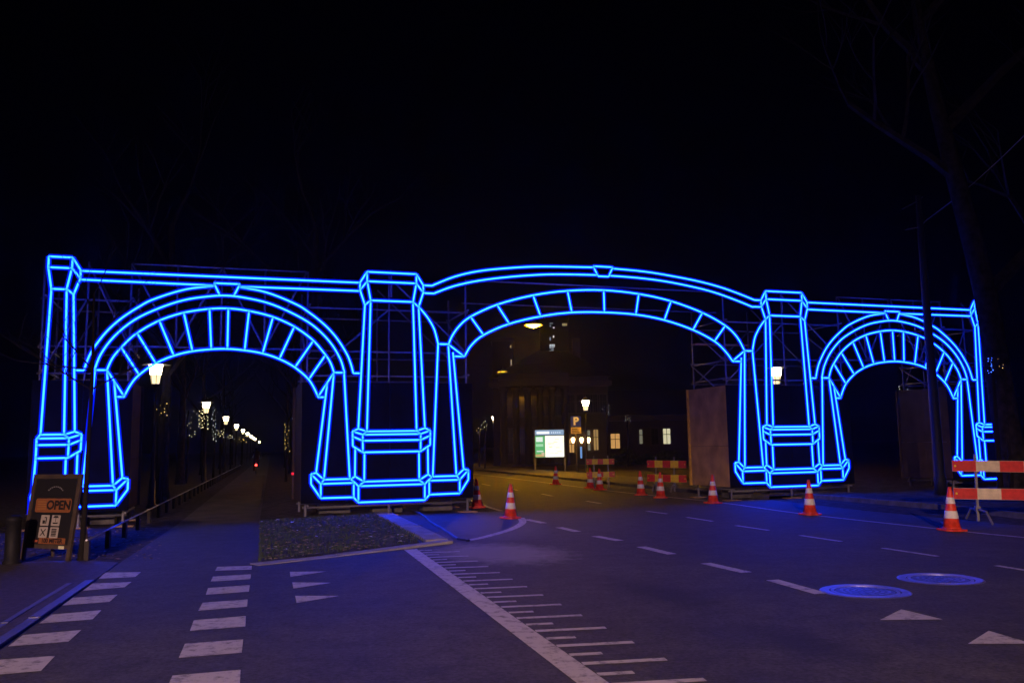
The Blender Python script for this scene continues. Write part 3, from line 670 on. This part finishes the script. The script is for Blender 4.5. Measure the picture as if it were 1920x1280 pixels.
# ------------------------------------------------------------------ A-board, bollard, low rail
sb = thing('pavement_sign', 'wooden A-board reading OPEN and 100 METER, standing left of the cycle path', 'sign board', at(84, 1051, 0.0), R(-20))
sb.location.z = 0.0
M_FRAME = mat('sign_wood', (.05,.034,.022), .7, var=.3, scale=5)
M_CHALK = mat('chalkboard_black', (.010,.010,.011), .5)
M_ORANGE = mat('sign_orange', (.22,.075,.022), .6)
M_TILE = mat('sign_tile', (.36,.33,.28), .6)
LEAN = Matrix.Rotation(R(-8), 4, 'X')
SH, SW = 1.30, .98
def lb(a, c, name, M_, par=sb): return MB().box(a, c, 0, LEAN).build(name, M_, par)
lb((-SW/2,-.02,0),(-SW/2+.07,.02,SH),'frame_stile',M_FRAME); lb((SW/2-.07,-.02,0),(SW/2,.02,SH),'frame_stile',M_FRAME)
lb((-SW/2+.072,-.02,SH-.07),(SW/2-.072,.02,SH),'frame_rail',M_FRAME); lb((-SW/2+.072,-.02,.18),(SW/2-.072,.02,.24),'frame_rail',M_FRAME)
brd = lb((-SW/2+.07,-.008,.24),(SW/2-.07,.008,SH-.07),'black_board',M_CHALK)
for sx in (-1, 1): MB().tube([(sx*.34, .25, SH-.03),(sx*.36, .47, 0)], .028, 6).build('rear_leg', M_FRAME, sb)
def on(x, z): return LEAN @ Matrix.Translation((x, -.013, z)) @ Matrix.Rotation(math.pi/2, 4, 'X')
def rounded(x0, x1, z0, z1, r_, M_, name, y=-.0115):
    pts = []
    for (cx, cz, a0_) in ((x1-r_, z1-r_, 0), (x0+r_, z1-r_, 90), (x0+r_, z0+r_, 180), (x1-r_, z0+r_, 270)):
        for k in range(5): a = R(a0_+k*22.5); pts.append((cx+r_*math.cos(a), cz+r_*math.sin(a)))
    n = len(pts); vs = [LEAN @ Vector((p[0], y, p[1])) for p in pts] + [LEAN @ Vector((p[0], y+.003, p[1])) for p in pts]
    return MB().add(vs, [tuple(range(n-1, -1, -1))] + [(i, (i+1) % n, n+(i+1) % n, n+i) for i in range(n)]).build(name, M_, brd)
rounded(-.36,.36,.72,.93,.035,M_ORANGE,'orange_panel')
place_text('OPEN', .185, on(.11,.825), M_CHALK, brd, True)
for k in range(4): rounded(-.32,-.14,.765+k*.035,.782+k*.035,.004,mat('sign_brown',(.3,.13,.03),.6),'small_lettering',-.0135)
for i, (x, z) in enumerate([(-.12,.60),(.10,.60),(-.12,.42),(.10,.42)]):
    t_ = rounded(x-.085,x+.085,z-.08,z+.08,.012,M_TILE,'icon_tile')
def ic(pts, y=-.0142):
    vs = [LEAN @ Vector((p[0], y, p[1])) for p in pts]; MB().add(vs, [tuple(range(len(vs)))]).build('icon', M_CHALK, brd)
ic([(-.16,.55),(-.11,.55),(-.11,.60),(-.16,.60)]); ic([(-.10,.55),(-.08,.55),(-.08,.65),(-.10,.65)]); ic([(-.13,.635),(-.08,.635),(-.08,.65),(-.13,.65)])
ic([(.04,.64),(.16,.64),(.13,.67),(.07,.67)]); ic([(.095,.58),(.105,.58),(.105,.64),(.095,.64)]); ic([(.04,.57),(.16,.57),(.14,.55),(.06,.55)])
for sg in (1, -1): ic([(-.12-sg*.055,.37),(-.12-sg*.04,.365),(-.12+sg*.055,.465),(-.12+sg*.04,.475)])
for k in range(5): ic([(.05,.365+.024*k),(.15,.365+.024*k),(.15,.381+.024*k),(.05,.381+.024*k)])
rounded(-.18,.35,.25,.34,.01,M_ORANGE,'orange_panel')
place_text('100 METER', .088, on(.085,.295), M_CHALK, brd, True)
M_ARW = mat('arrow_red', (.45,.10,.04), .6)
vs = [LEAN @ Vector((x, -.0125, z)) for x, z in [(-.31,.29),(-.26,.33),(-.26,.305),(-.2,.305),(-.2,.275),(-.26,.275),(-.26,.25)]]
MB().add(vs, [tuple(range(7))]).build('arrow', M_ARW, brd)
for k in range(9):
    a = R(35+k*13.7); x, z = .17*math.cos(a), .98+.13*math.sin(a)
    rounded(x-.012,x+.012,z-.008,z+.008,.003,mat('chalk_grey',(.2,.2,.2),.8),'chalk_letter')
rounded(.25,.36,.18,.225,.005,mat('sticker',(.6,.6,.35),.6),'sticker',-.0245)
bol = thing('bollard', 'dark round bollard left of the A-board sign', 'bollard', at(22, 1058, 0))
MB().lathe([(.13,0),(.13,.05),(.105,.07),(.105,.62),(.115,.63),(.115,.67),(.09,.70),(.04,.715),(.001,.72)], 18).build('bollard_post', mat('bollard_paint', (.008,.008,.009), .65, spec=.25), bol, True)
rail = thing('low_rail', 'low metal rail on short posts along the left of the cycle path', 'railing', at(163, 1050))
b0 = at(163, 1050); RH = .31
lcl = lambda s: (AV.x*s, AV.y*s)
for k in range(40):
    x, y = lcl(1.72*k)
    MB().box((x-.035, y-.035, -.02), (x+.035, y+.035, RH-.017)).build('post', mat('post_wood', (.03,.025,.02), .8), rail)
for k in range(8):
    s0, s1 = 8.6*k - .1, 8.6*(k+1) - .12
    MB().tube([(*lcl(s0), RH), (*lcl(s1), RH + random.uniform(-.01,.01))], .016, 8).build('rail', mat('worn_rail_steel', (.4,.4,.42), .35, metal=.8, var=.2, scale=6), rail, True)

# ------------------------------------------------------------------ manhole covers
def make_manhole(label):
    r = thing('manhole_cover', label, 'manhole cover', group='iron manhole covers in the road')
    M_I = mat('worn_iron', (.40,.40,.41), .42, metal=.85, var=.2, scale=9, bump=.12, bscale=40)
    MB().lathe([(.36,0),(.36,.012),(.435,.012),(.46,.005),(.46,0)], 48).build('outer_ring', M_I, r)
    MB().lathe([(.31,0),(.31,.011),(.345,.011),(.345,0)], 48).build('inner_ring', M_I, r)
    MB().lathe([(.30,0),(.30,.006),(.001,.0065)], 40).build('lid', mat('dark_iron', (.14,.14,.145), .42, metal=.4, var=.4, scale=14), r)
    for k in range(4):
        rr = .06 + .06*k; nn = 6 + 4*k; b = MB()
        for j in range(nn):
            a0_, a1_ = 2*math.pi*(j+.12)/nn, 2*math.pi*(j+.88)/nn
            b.add([((rr+dr)*math.cos(a), (rr+dr)*math.sin(a), .0115) for dr, a in ((-.017,a0_),(.017,a0_),(.017,a1_),(-.017,a1_))], [(0,1,2,3)])
        b.build('tread_pattern', mat('pitted_iron', (.30,.30,.31), .36, metal=.7, var=.6, scale=11), r)
    return r
mh = make_manhole('nearer iron manhole cover, touching the end of a lane dash'); mh.location = (*((at(1622,1109)).xy), .0005)
mh2 = copy_tree(mh); mh2['label'] = 'farther iron manhole cover, to the right and dimmer'; mh2.location = (*((at(1763,1086)).xy), .0005); mh2.rotation_euler = (0,0,.5)

cab = [at(x, y) for x, y in ((770,962),(800,975),(822,988),(836,997),(850,1008),(866,1013),(882,1015))]
o = MB().tube([(p.x + random.uniform(-.03,.03), p.y, .085 if i < 3 else .02) for i, p in enumerate(Vector(q) for q in catmull([tuple(v) for v in cab], 3))], .022, 6).build('power_cable', M_BLACKMETAL)
tag(o, 'thin black cable lying across the kerb tip below the left tall pier', 'cable')

# ------------------------------------------------------------------ trees
def grow(b, p, d, L, r, depth, n, spread, up=.25, maxd=4):
    k = 4; pts = [p]; rr = [r]; q = p.copy(); dd = d.copy()
    for i in range(k):
        dd = (dd + Vector((random.uniform(-1,1), random.uniform(-1,1), random.uniform(-.6,1)*up)) * .16).normalized()
        q = q + dd*L/k; pts.append(q.copy()); rr.append(r*(1-.45*(i+1)/k))
    b.tube(pts, rr, 7 if depth == 0 else (5 if depth < 2 else 3), caps=False)
    if depth >= maxd: return
    for j in range(n):
        i = random.randint(2, k); a = random.uniform(0, 6.28); t = (pts[i]-pts[i-1]).normalized()
        s_ = Vector((math.cos(a), math.sin(a), random.uniform(0, .5)))
        nd = (t*(1-spread) + s_*spread + Vector((0,0,up*.4))).normalized()
        grow(b, pts[i], nd, L*random.uniform(.55,.8), rr[i]*.62, depth+1, n, spread, up, maxd)
def bare_tree(name, label, loc, trunk_pts, trunk_r, limbs, M_=M_BARK, n=4, maxd=3, L=3.0, spread=.5, group=None):
    t = thing(name, label, 'tree', loc, 0, group)
    b = MB(); P = [Vector(p) for p in catmull(trunk_pts, 3)]; k = len(P)
    b.tube(P, [trunk_r*(1-.6*i/(k-1)) * (1.25 if i == 0 else 1) for i in range(k)], 12, caps=False); b.build('trunk', M_, t, True)
    b = MB()
    for (f_, d0_, L_, r_) in limbs:
        i = min(k-1, int(f_*(k-1))); grow(b, P[i], Vector(d0_).normalized(), L_, r_, 1, n, spread, .3, maxd)
    b.build('crown', M_, t); return t
pt = at(1909, 938)
bare_tree('roadside_tree', 'thick leaning tree trunk at the right edge, in front of the end pier', (pt.x, pt.y, 0.05),
  [(0,0,0),(-.16,0,2.2),(-.33,.1,5.3),(-.8,.2,8.5),(-1.15,.2,10.5),(-1.4,.3,13)], .36,
  [(.45,(.8,0,.8),4,.2),(.6,(-.9,.2,.7),3.5,.14),(.75,(.9,-.2,.8),4,.16),(.9,(-.6,.3,.9),4,.13),(1,(0,.2,1),4,.13),(1,(.7,.1,.8),4,.12)], n=4, maxd=4)
ps = at(152, 1050)
bare_tree('young_tree', 'slim bare young tree right of the A-board, its twigs crossing the left end pier', (ps.x, ps.y, 0),
  [(0,0,0),(.03,0,1),(.03,.02,2),(.04,.02,2.9),(0,.05,4.1)], .045,
  [(.68,(-1,0,.5),1.0,.017),(.72,(1,.1,.6),.9,.016),(.8,(-.9,.2,.7),.9,.015),(.86,(.8,-.2,.9),.8,.014),(.95,(-.6,0,1),.8,.012),(1,(.5,0,1),.8,.011),(.75,(-1,-.3,.1),1.1,.014)], M_TWIG, n=4, maxd=3)
tr = at_depth(307, 800, 27.5)
av0 = bare_tree('avenue_tree', 'pale mottled tree trunk just right of the nearest lantern', (tr.x, 27.5, 0), [(0,0,0),(0,.02,2),(.05,0,4),(.1,.05,6.5),(.05,0,9)], .22,
  [(.55,(.8,0,.8),3.2,.09),(.62,(-.8,.2,.8),3.2,.09),(.75,(.3,.9,.8),3,.08),(.9,(-.5,-.5,1),3,.07),(1,(.3,0,1),3,.07)], n=4, maxd=3, group='bare trees along the avenue')
av_pos = [(-1.2,16,'second'),(-1.4,33,'third'),(-1.2,52,'fourth'),(-1.3,75,'fifth')]
for (off, s_, w_) in av_pos:
    o = copy_tree(av0); o.location = (tr.x + AV.x*s_ + off*AV.y, 27.5 + AV.y*s_ - off*AV.x*-1, 0); o.rotation_euler = (0,0,random.uniform(0,6)); o['label'] = w_ + ' bare avenue tree from the nearest lantern, left of the path'
for (s_, w_) in ((9,'first'),(22,'second'),(40,'third'),(62,'fourth')):
    o = copy_tree(av0); q_ = pr + AV*s_ + Vector((AV.y, -AV.x, 0))*1.6; o.location = (q_.x, q_.y, 0); o.rotation_euler = (0,0,random.uniform(0,6)); o['label'] = w_ + ' dark bare tree right of the path beyond the left arch'

# ------------------------------------------------------------------ mast on the right with its wires
mp_ = at(1765, 934)
mast = thing('catenary_mast', 'tall dark tapering mast in front of the right arch', 'mast', (mp_.x, mp_.y, .06))
M_MAST = mat('mast_paint', (.014,.015,.017), .6, spec=.25)
MB().lathe([(.16,0),(.16,.5),(.14,.55),(.125,3),(.10,6),(.07,8.35),(.001,8.37)], 16).build('pole', M_MAST, mast, True)
MB().tube([(-.5,-.05,7.95),(0,0,8.2),(.12,-.02,8.3)], .014, 6).build('upper_bracket', M_STEEL, mast)
MB().tube([(-.45,-.05,7.35),(0,0,7.45),(.14,-.02,7.6)], .014, 6).build('lower_bracket', M_STEEL, mast)
w1 = at_depth(1925, 250, 21.2) - Vector((mp_.x, mp_.y, .06)); A_ = Vector((.14,-.02,7.6)); 
MB().tube([A_ + (w1-A_)*t + Vector((0,0,-.10*math.sin(math.pi*min(1,t)))) for t in (0,.25,.5,.75,1,1.3)], .014, 5).build('guy_wire', M_STEEL, mast)

# ------------------------------------------------------------------ string lights wound on distant trunks
M_BULB = emat('warm_bulb', (1.0,.85,.45), 1.6, False); M_BULBW = emat('cool_bulb', (.95,.95,.85), 1.3, False); M_BULBG = emat('gold_bulb', (1.0,.62,.15), 1.5, False); M_BULBB = emat('blue_bulb', (.05,.15,1.0), 4.0, False)
def lights(px, py, Y, w, h, n, M_, label, rb=.035, wound=True):
    c = at_depth(px, py, Y)
    t = thing('string_lights', label, 'string lights', (c.x, Y, 0), 0, 'strings of tiny lights')
    H0, H1 = c.z-h/2, c.z+h/2
    MB().tube([(0,0,0),(.05,0,H0),(-.04,0,(H0+H1)/2),(.03,0,H1)], [.07,.05,.04,.03], 6).build('wrapped_stem', M_TWIG, t)
    pts = []
    for i in range(n):
        a = i*2.4 if wound else random.uniform(0,6.28); f_ = (i+random.random())/n; rr = w/2*random.uniform(.35,1)
        pts.append(Vector((rr*math.cos(a), rr*math.sin(a)*.6, H0+f_*h)))
    MB().tube(pts, .006, 3).build('cable', M_BLACKMETAL, t)
    b = MB()
    for p in pts: rr = .75*rb*random.uniform(.5,1.3); b.add([p+Vector(q)*rr for q in ((1,0,0),(0,1,0),(-1,0,0),(0,-1,0),(0,0,1),(0,0,-1))], [(0,1,4),(1,2,4),(2,3,4),(3,0,4),(1,0,5),(2,1,5),(3,2,5),(0,3,5)])
    stuff(b.build('bulbs', M_, t)); return t
lights(304,768,27.0,.35,.45,9,M_BULBG,'few golden lights on the trunk beside the nearest lantern',.022)
lights(382,785,48,.55,1.1,38,M_BULB,'dense bright cluster of lights below the second lantern',.045)
lights(402,795,52,.35,2.1,26,M_BULBW,'tall thin column of white lights right of the second lantern',.04)
lights(352,795,44,1.0,1.4,16,M_BULB,'loose scattered lights left of the second lantern',.03,False)
lights(414,812,60,.5,.6,14,M_BULB,'small cluster of lights below the third lantern',.04)
lights(433,819,75,.6,.4,8,M_BULB,'tiny lights below the fourth lantern',.05)
lights(453,824,95,1.2,.7,9,M_BULBG,'tiny golden lights below the fifth and sixth lanterns',.06)
lights(537,820,44,.35,1.4,18,M_BULBG,'golden column of lights right of the path by the tall pier',.035)
lights(560,785,34,.5,.5,8,M_BULBW,'pale lights near the top left of the tall pier panel',.018)
lights(1137,769,58,.8,.7,15,M_BULBW,'white lights in a tree right of the lantern before the building',.018,False)
lights(1175,784,62,.7,.5,10,M_BULBW,'white lights in a tree above the lower wing of the building',.02,False)
lights(908,797,60,.5,.7,9,M_BULB,'warm lights low in the dark left of the small distant lantern',.035)
lights(898,808,64,.4,.5,7,M_BULBG,'golden lights at the edge of the left tall pier',.035)
lights(1691,727,40,.6,.2,7,M_BULBW,'pale lights beyond the plywood wall under the right arch',.025)
lights(1856,686,21.9,.14,.42,22,M_BULBB,'blue lights just right of the far end pier',.02)
lights(1877,682,21.9,.14,.42,12,M_BULBG,'golden lights on the far right beside the blue ones',.017)

# ------------------------------------------------------------------ buildings beyond the road
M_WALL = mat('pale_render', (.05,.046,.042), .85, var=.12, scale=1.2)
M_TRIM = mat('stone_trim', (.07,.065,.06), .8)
M_ROOF = mat('dark_slate', (.05,.05,.055), .6)
M_DARKGLASS = mat('dark_glass', (.015,.017,.02), .12)
M_WARM = emat('window_warm', (1.0,.52,.16), .55); M_PALE = emat('window_pale', (1.0,.92,.58), .62); M_DIMW = emat('window_dim', (.9,.85,.6), .16); M_COOL = emat('window_cool', (.75,.88,1.0), .9, False)
def add_window(par, x0, x1, z0, z1, y, M_, nx=2, nz=2):
    w = MB()
    for (a, c) in (((x0-.12,y-.06,z0-.14),(x1+.12,y+.02,z0-.02)), ((x0-.1,y-.05,z1+.02),(x1+.1,y+.02,z1+.14)), ((x0-.1,y-.04,z0-.019),(x0-.02,y+.02,z1+.019)), ((x1+.02,y-.04,z0-.019),(x1+.1,y+.02,z1+.019))): w.box(a, c)
    wo = w.build('window', M_TRIM, par)
    for i in range(nx):
        for j in range(nz):
            g = .025
            zA = z0 + (z1-z0)*(0 if j == 0 else .62); zB = z0 + (z1-z0)*(.62 if j == 0 and nz > 1 else 1)
            MB().box((x0+(x1-x0)*i/nx+g, y-.02, zA+g), (x0+(x1-x0)*(i+1)/nx-g, y-.004, zB-g)).build('pane', M_, wo)
BY = 72.0
def bx(px): return at_depth(px, 800, BY).x
def bz(py, px=1150): return at_depth(px, py, BY).z
vil = thing('villa', 'pale two-storey building with columns and lit windows beyond the road', 'building', (0, BY, 0))
X0, X1, X2, X3 = bx(925), bx(1060), bx(1142), bx(1420)
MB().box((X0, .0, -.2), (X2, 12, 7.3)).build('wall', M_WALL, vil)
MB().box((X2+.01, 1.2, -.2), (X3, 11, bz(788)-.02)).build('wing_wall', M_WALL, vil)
MB().box((X0-.3,-.4,6.5),(X2+.3,-.003,6.95)).build('cornice', M_TRIM, vil)
MB().box((X2+.05,.75,bz(788)),(X3+.2,1.195,bz(779))).build('wing_cornice', M_TRIM, vil)
rf = MB(); rf.add([(X0-.3,-.4,7.32),(X2+.3,-.4,7.32),(X2+.3,12.2,7.32),(X0-.3,12.2,7.32),(X0+4,5.8,10.2),(X2-3,5.8,10.2)], [(0,1,5,4),(1,2,5),(2,3,4,5),(3,0,4),(3,2,1,0)])
r_ = rf.build('roof', M_ROOF, vil); MB().box((bx(1085),4.6,9.4),(bx(1100),5.6,11.2)).build('chimney', M_WALL, r_)
rw = MB(); zt_ = bz(778); rw.add([(X2+.02,.7,zt_),(X3+.3,.7,zt_),(X3+.3,11,zt_),(X2+.02,11,zt_),(X2+.5,5.8,zt_+2.4),(X3-3,5.8,zt_+2.4)], [(0,1,5,4),(1,2,5),(2,3,4,5),(3,0,4),(3,2,1,0)])
rw.build('roof', M_ROOF, vil)
for px in (945, 968, 990, 1012, 1034, 1058):                      # portico columns
    MB().lathe([(.36,0),(.36,.2),(.30,.28),(.26,6.0),(.34,6.15),(.40,6.2),(.40,6.48)], 14, c=(bx(px),-1.6,0)).build('column', M_TRIM, vil, True)
MB().box((bx(938),-2.1,6.5),(bx(1064),-.42,7.0)).build('portico_beam', M_TRIM, vil)
MB().box((bx(938),-2.1,-.1),(bx(1064),-.02,.12)).build('portico_step', M_TRIM, vil)
MB().box((bx(936),-2.15,7.02),(bx(1066),-.45,7.5)).build('parapet', M_TRIM, vil)
for px in (955, 979, 1001, 1023, 1046):
    add_window(vil, bx(px)-.38, bx(px)+.38, 4.1, 5.7, -.005, M_DARKGLASS)
    add_window(vil, bx(px)-.38, bx(px)+.38, 1.0, 3.0, -.005, M_DARKGLASS)
for px in (1071, 1090, 1104, 1117, 1131): add_window(vil, bx(px)-.34, bx(px)+.34, 4.3, 5.8, -.005, M_DARKGLASS)
add_window(vil, bx(1066), bx(1076), bz(847), bz(821), -.005, M_WARM)
add_window(vil, bx(1100.5), bx(1106.5), bz(844), bz(805), -.005, M_DIMW, 1)
add_window(vil, bx(1112), bx(1121.5), bz(843), bz(804), -.005, mat('window_amber', (.1,.07,.02), .3, emit=((1,.62,.22), .30)), 2)
dr = MB().box((bx(1084),-.06,.0),(bx(1096),-.004,bz(822))).build('door', mat('door_dark', (.03,.03,.035), .4), vil)
MB().box((bx(1086.5),-.075,.5),(bx(1090),-.0605,bz(836))).build('door_glass', emat('door_glow', (.25,.5,1.0), .6), dr)
add_window(vil, bx(1147), bx(1165), bz(841), bz(812), 1.195, M_WARM)
add_window(vil, bx(1201.5), bx(1208.5), bz(833), bz(805), 1.195, M_DIMW, 1)
add_window(vil, bx(1247), bx(1261.5), bz(834), bz(804), 1.195, M_PALE)
add_window(vil, bx(1225), bx(1238), bz(834), bz(804), 1.195, M_DARKGLASS)
add_window(vil, bx(1305), bx(1318), bz(834), bz(804), 1.195, M_DARKGLASS)
M_WALLLAMP = emat('wall_lamp_glow', (1.0,.52,.22), 9.0)
for px, py, w_ in ((1074.5,825.5,'left'),(1090.5,825.5,'middle'),(1103.5,825.5,'right')):
    c = at_depth(px, py, BY-.55)
    wl = thing('wall_lamp', w_ + ' one of three small orange wall lamps by the building entrance', 'wall lamp', (c.x, BY-.55, c.z), 0, 'wall lamps at the entrance')
    MB().lathe([(.06,-.22),(.16,.0),(.17,.16),(.08,.26)], 10).build('lamp_glass', M_WALLLAMP, wl, True)
    MB().lathe([(.2,.26),(.2,.28),(.03,.42)], 10).build('lamp_cap', M_BLACKMETAL, wl); MB().box((-.02,.1,-.04),(.02,.55,.0)).build('bracket', M_BLACKMETAL, wl)
# hedges in front of the wing: leafy masses with ragged outline
def hedge(px0, px1, Y, h, label):
    x0, x1 = at_depth(px0, 860, Y).x, at_depth(px1, 860, Y).x
    t = thing('hedge', label, 'hedge', ((x0+x1)/2, Y, 0)); w = x1-x0; b = MB()
    for _ in range(3500):
        x, y = random.uniform(-w/2, w/2), random.uniform(-.6, .6); top = h*(.8+.2*math.sin(x*1.7)+.12*math.sin(x*5.1)); z = random.uniform(.05, top)
        s = random.uniform(.04, .09); v = [Vector((random.gauss(0,1), random.gauss(0,1), random.gauss(0,1)))*s for _ in range(3)]
        b.add([Vector((x,y,z))+q for q in v], [(0,1,2)])
    b.build('foliage', M_GRASS, t)
    for k in range(int(w/1.2)): MB().tube([(-w/2+.6+1.2*k,0,0),(-w/2+.6+1.2*k,0,h*.7)], .03, 5).build('stem', M_TWIG, t)
hedge(1148, 1185, 66, 1.3, 'dark clipped hedge under the warm lit window')
hedge(1190, 1282, 67, 1.1, 'low dark hedge under the two pale windows of the wing')
# tall block far behind with a column of cool lit windows
TY = 240.0
def tower(px0, px1, py1, Y, label, rows, M_):
    a, c = at_depth(px0, 800, Y), at_depth(px1, 800, Y); hz = at_depth(px0, py1, Y).z
    t = thing('tower_block', label, 'building', (a.x, Y, 0)); w = c.x-a.x
    MB().box((0,0,-1),(w,14,hz)).build('wall', mat('dark_facade', (.02,.02,.022), .7), t); MB().box((-.3,-.3,hz+.01),(w+.3,14.3,hz+.8)).build('roof', M_ROOF, t)
    for (x0, x1, y0, y1, k) in rows:
        p_, q_ = at_depth(x0, y1, Y), at_depth(x1, y0, Y)
        wo = MB().box((p_.x-a.x-.12,-.05,p_.z-.12),(q_.x-a.x+.12,-.002,q_.z+.12)).build('window', M_BLACKMETAL, t)
        n_ = max(1, int((x1-x0)/3))
        for i in range(n_): MB().box((p_.x-a.x+(q_.x-p_.x)*i/n_+.06,-.09,p_.z),(p_.x-a.x+(q_.x-p_.x)*(i+1)/n_-.06,-.0505,q_.z)).build('pane', (M_COOL if k > 1 else (M_COOL2 if k else M_)), wo)
M_COOL2 = emat('window_cool_dim', (.6,.75,.9), .28, False); M_DIMY = emat('window_yellow_dim', (.9,.75,.35), .35, False)
rows = []
y = 645.5
while y < 690:
    k = 2 if random.random() < .35 else 1; rows.append((1030+random.choice((0,0,1,3)), 1040.5-random.choice((0,0,2)), y, y+1.9, k)); y += 2.9
rows += [(1032,1041.5,697.5,701.5,2),(1030,1037,605,607,1),(1030,1033.5,610,612.5,1),(1037,1040,613,615.5,2),(1036.5,1039.5,629,633,2),(1030,1033,632,638,1),(1054,1063,606,611,0)]
tower(1018, 1070, 598, TY, 'tall dark tower block with a column of cool lit windows under the middle arch', rows, M_DIMY)
tower(925, 965, 640, 190.0, 'darker tower block with a few scattered lit windows left of the hanging lamps', [(956,959,647,652,0),(957,960,674,686,0),(960,963,695,702,1),(930.5,935.5,715,726,2),(930,934,750,760,1),(960.5,963.5,724,736,1),(940,943,780,784,1)], M_DIMY)

# ------------------------------------------------------------------ cyclist riding away down the path
cp = at(480, 889); CYR = math.atan2(AV.y, AV.x)
bike = thing('bicycle', 'dark bicycle with a glowing red rear light on the path', 'bicycle', (cp.x, cp.y, .01), CYR)
def wheel(x):
    b = MB(); n = 28
    for i in range(n):
        a0_, a1_ = 2*math.pi*i/n, 2*math.pi*(i+1)/n
        b.tube([(x+.33*math.cos(a0_),0,.35+.33*math.sin(a0_)),(x+.33*math.cos(a1_),0,.35+.33*math.sin(a1_))], .02, 5, caps=False)
    w = b.build('wheel', M_BLACKMETAL, bike)
    s = MB()
    for i in range(10): a = 2*math.pi*i/10; s.tube([(x,0,.35),(x+.32*math.cos(a),0,.35+.32*math.sin(a))], .004, 3)
    s.build('spokes', M_STEEL, w)
wheel(-.52); wheel(.55)
f = MB()
for a, c in (((-.52,0,.35),(-.05,0,.3)),((-.05,0,.3),(-.2,0,.85)),((-.52,0,.35),(-.18,0,.78)),((-.05,0,.3),(.38,0,.8)),((-.18,0,.78),(.36,0,.86)),((.36,0,.98),(.55,0,.35))): f.tube([a, c], .018, 6)
f.build('frame', M_BLACKMETAL, bike)
MB().tube([(.30,-.30,1.06),(.36,-.1,1.04),(.36,.1,1.04),(.30,.30,1.06)], .016, 6).build('handlebar', M_BLACKMETAL, bike)
MB().tube([(-.36,0,.92),(-.2,0,.93),(-.06,0,.92)], [.09,.08,.03], 8).build('saddle', M_BLACKMETAL, bike)
MB().lathe([(.03,-.07),(.075,0),(.03,.07)], 10, c=(-.64,0,.62)).build('rear_light', emat('red_rear_light', (1,.035,.025), 16.0), bike)
MB().lathe([(.02,-.03),(.035,0),(.02,.03)], 10, c=(.47,0,.86)).build('front_light', emat('white_front_light', (.8,.95,1), 260.0), bike)
me = bpy.data.meshes.new('person')
J = [(-.2,0,1.02,.15),(-.12,0,1.22,.16),(.0,0,1.45,.17),(.05,0,1.56,.07),(.1,0,1.70,.10),(.12,0,1.79,.08),
     (.02,.2,1.46,.07),(.12,.28,1.22,.055),(.30,.28,1.09,.045),(.02,-.2,1.46,.07),(.12,-.28,1.22,.055),(.30,-.28,1.09,.045),
     (-.16,.11,.95,.1),(.16,.12,.78,.075),(-.02,.13,.30,.05),(.09,.13,.25,.045),(-.16,-.11,.95,.1),(.20,-.12,.92,.075),(.02,-.13,.50,.05),(.13,-.13,.46,.045)]
me.from_pydata([j[:3] for j in J], [(0,1),(1,2),(2,3),(3,4),(4,5),(2,6),(6,7),(7,8),(2,9),(9,10),(10,11),(0,12),(12,13),(13,14),(14,15),(0,16),(16,17),(17,18),(18,19)], [])
rider = link('person', me, None, (cp.x, cp.y, .01), CYR); tag(rider, 'cyclist in dark clothes riding away along the path', 'person')
rider.modifiers.new('skin', 'SKIN'); rider.modifiers.new('sub', 'SUBSURF').levels = 1
for i, j in enumerate(J): me.skin_vertices[0].data[i].radius = (j[3], j[3])
me.skin_vertices[0].data[0].use_root = True
me.materials.append(mat('dark_clothes', (.012,.012,.016), .9))

# ------------------------------------------------------------------ thin haze added to stand in for bloom around tubes and lamps
HZ = bpy.data.materials.new('bloom_haze'); HZ.use_nodes = True; n_ = HZ.node_tree; n_.nodes.clear()
pv = n_.nodes.new('ShaderNodeVolumePrincipled'); pv.inputs['Color'].default_value = (.9,.92,1,1); pv.inputs['Density'].default_value = 0.0004; pv.inputs['Anisotropy'].default_value = 0.75
ou = n_.nodes.new('ShaderNodeOutputMaterial'); n_.links.new(pv.outputs[0], ou.inputs['Volume'])
stuff(MB().box((-930,-230,-1.5),(930,1230,40)).build('haze', HZ))
S.cycles.volume_bounces = 0
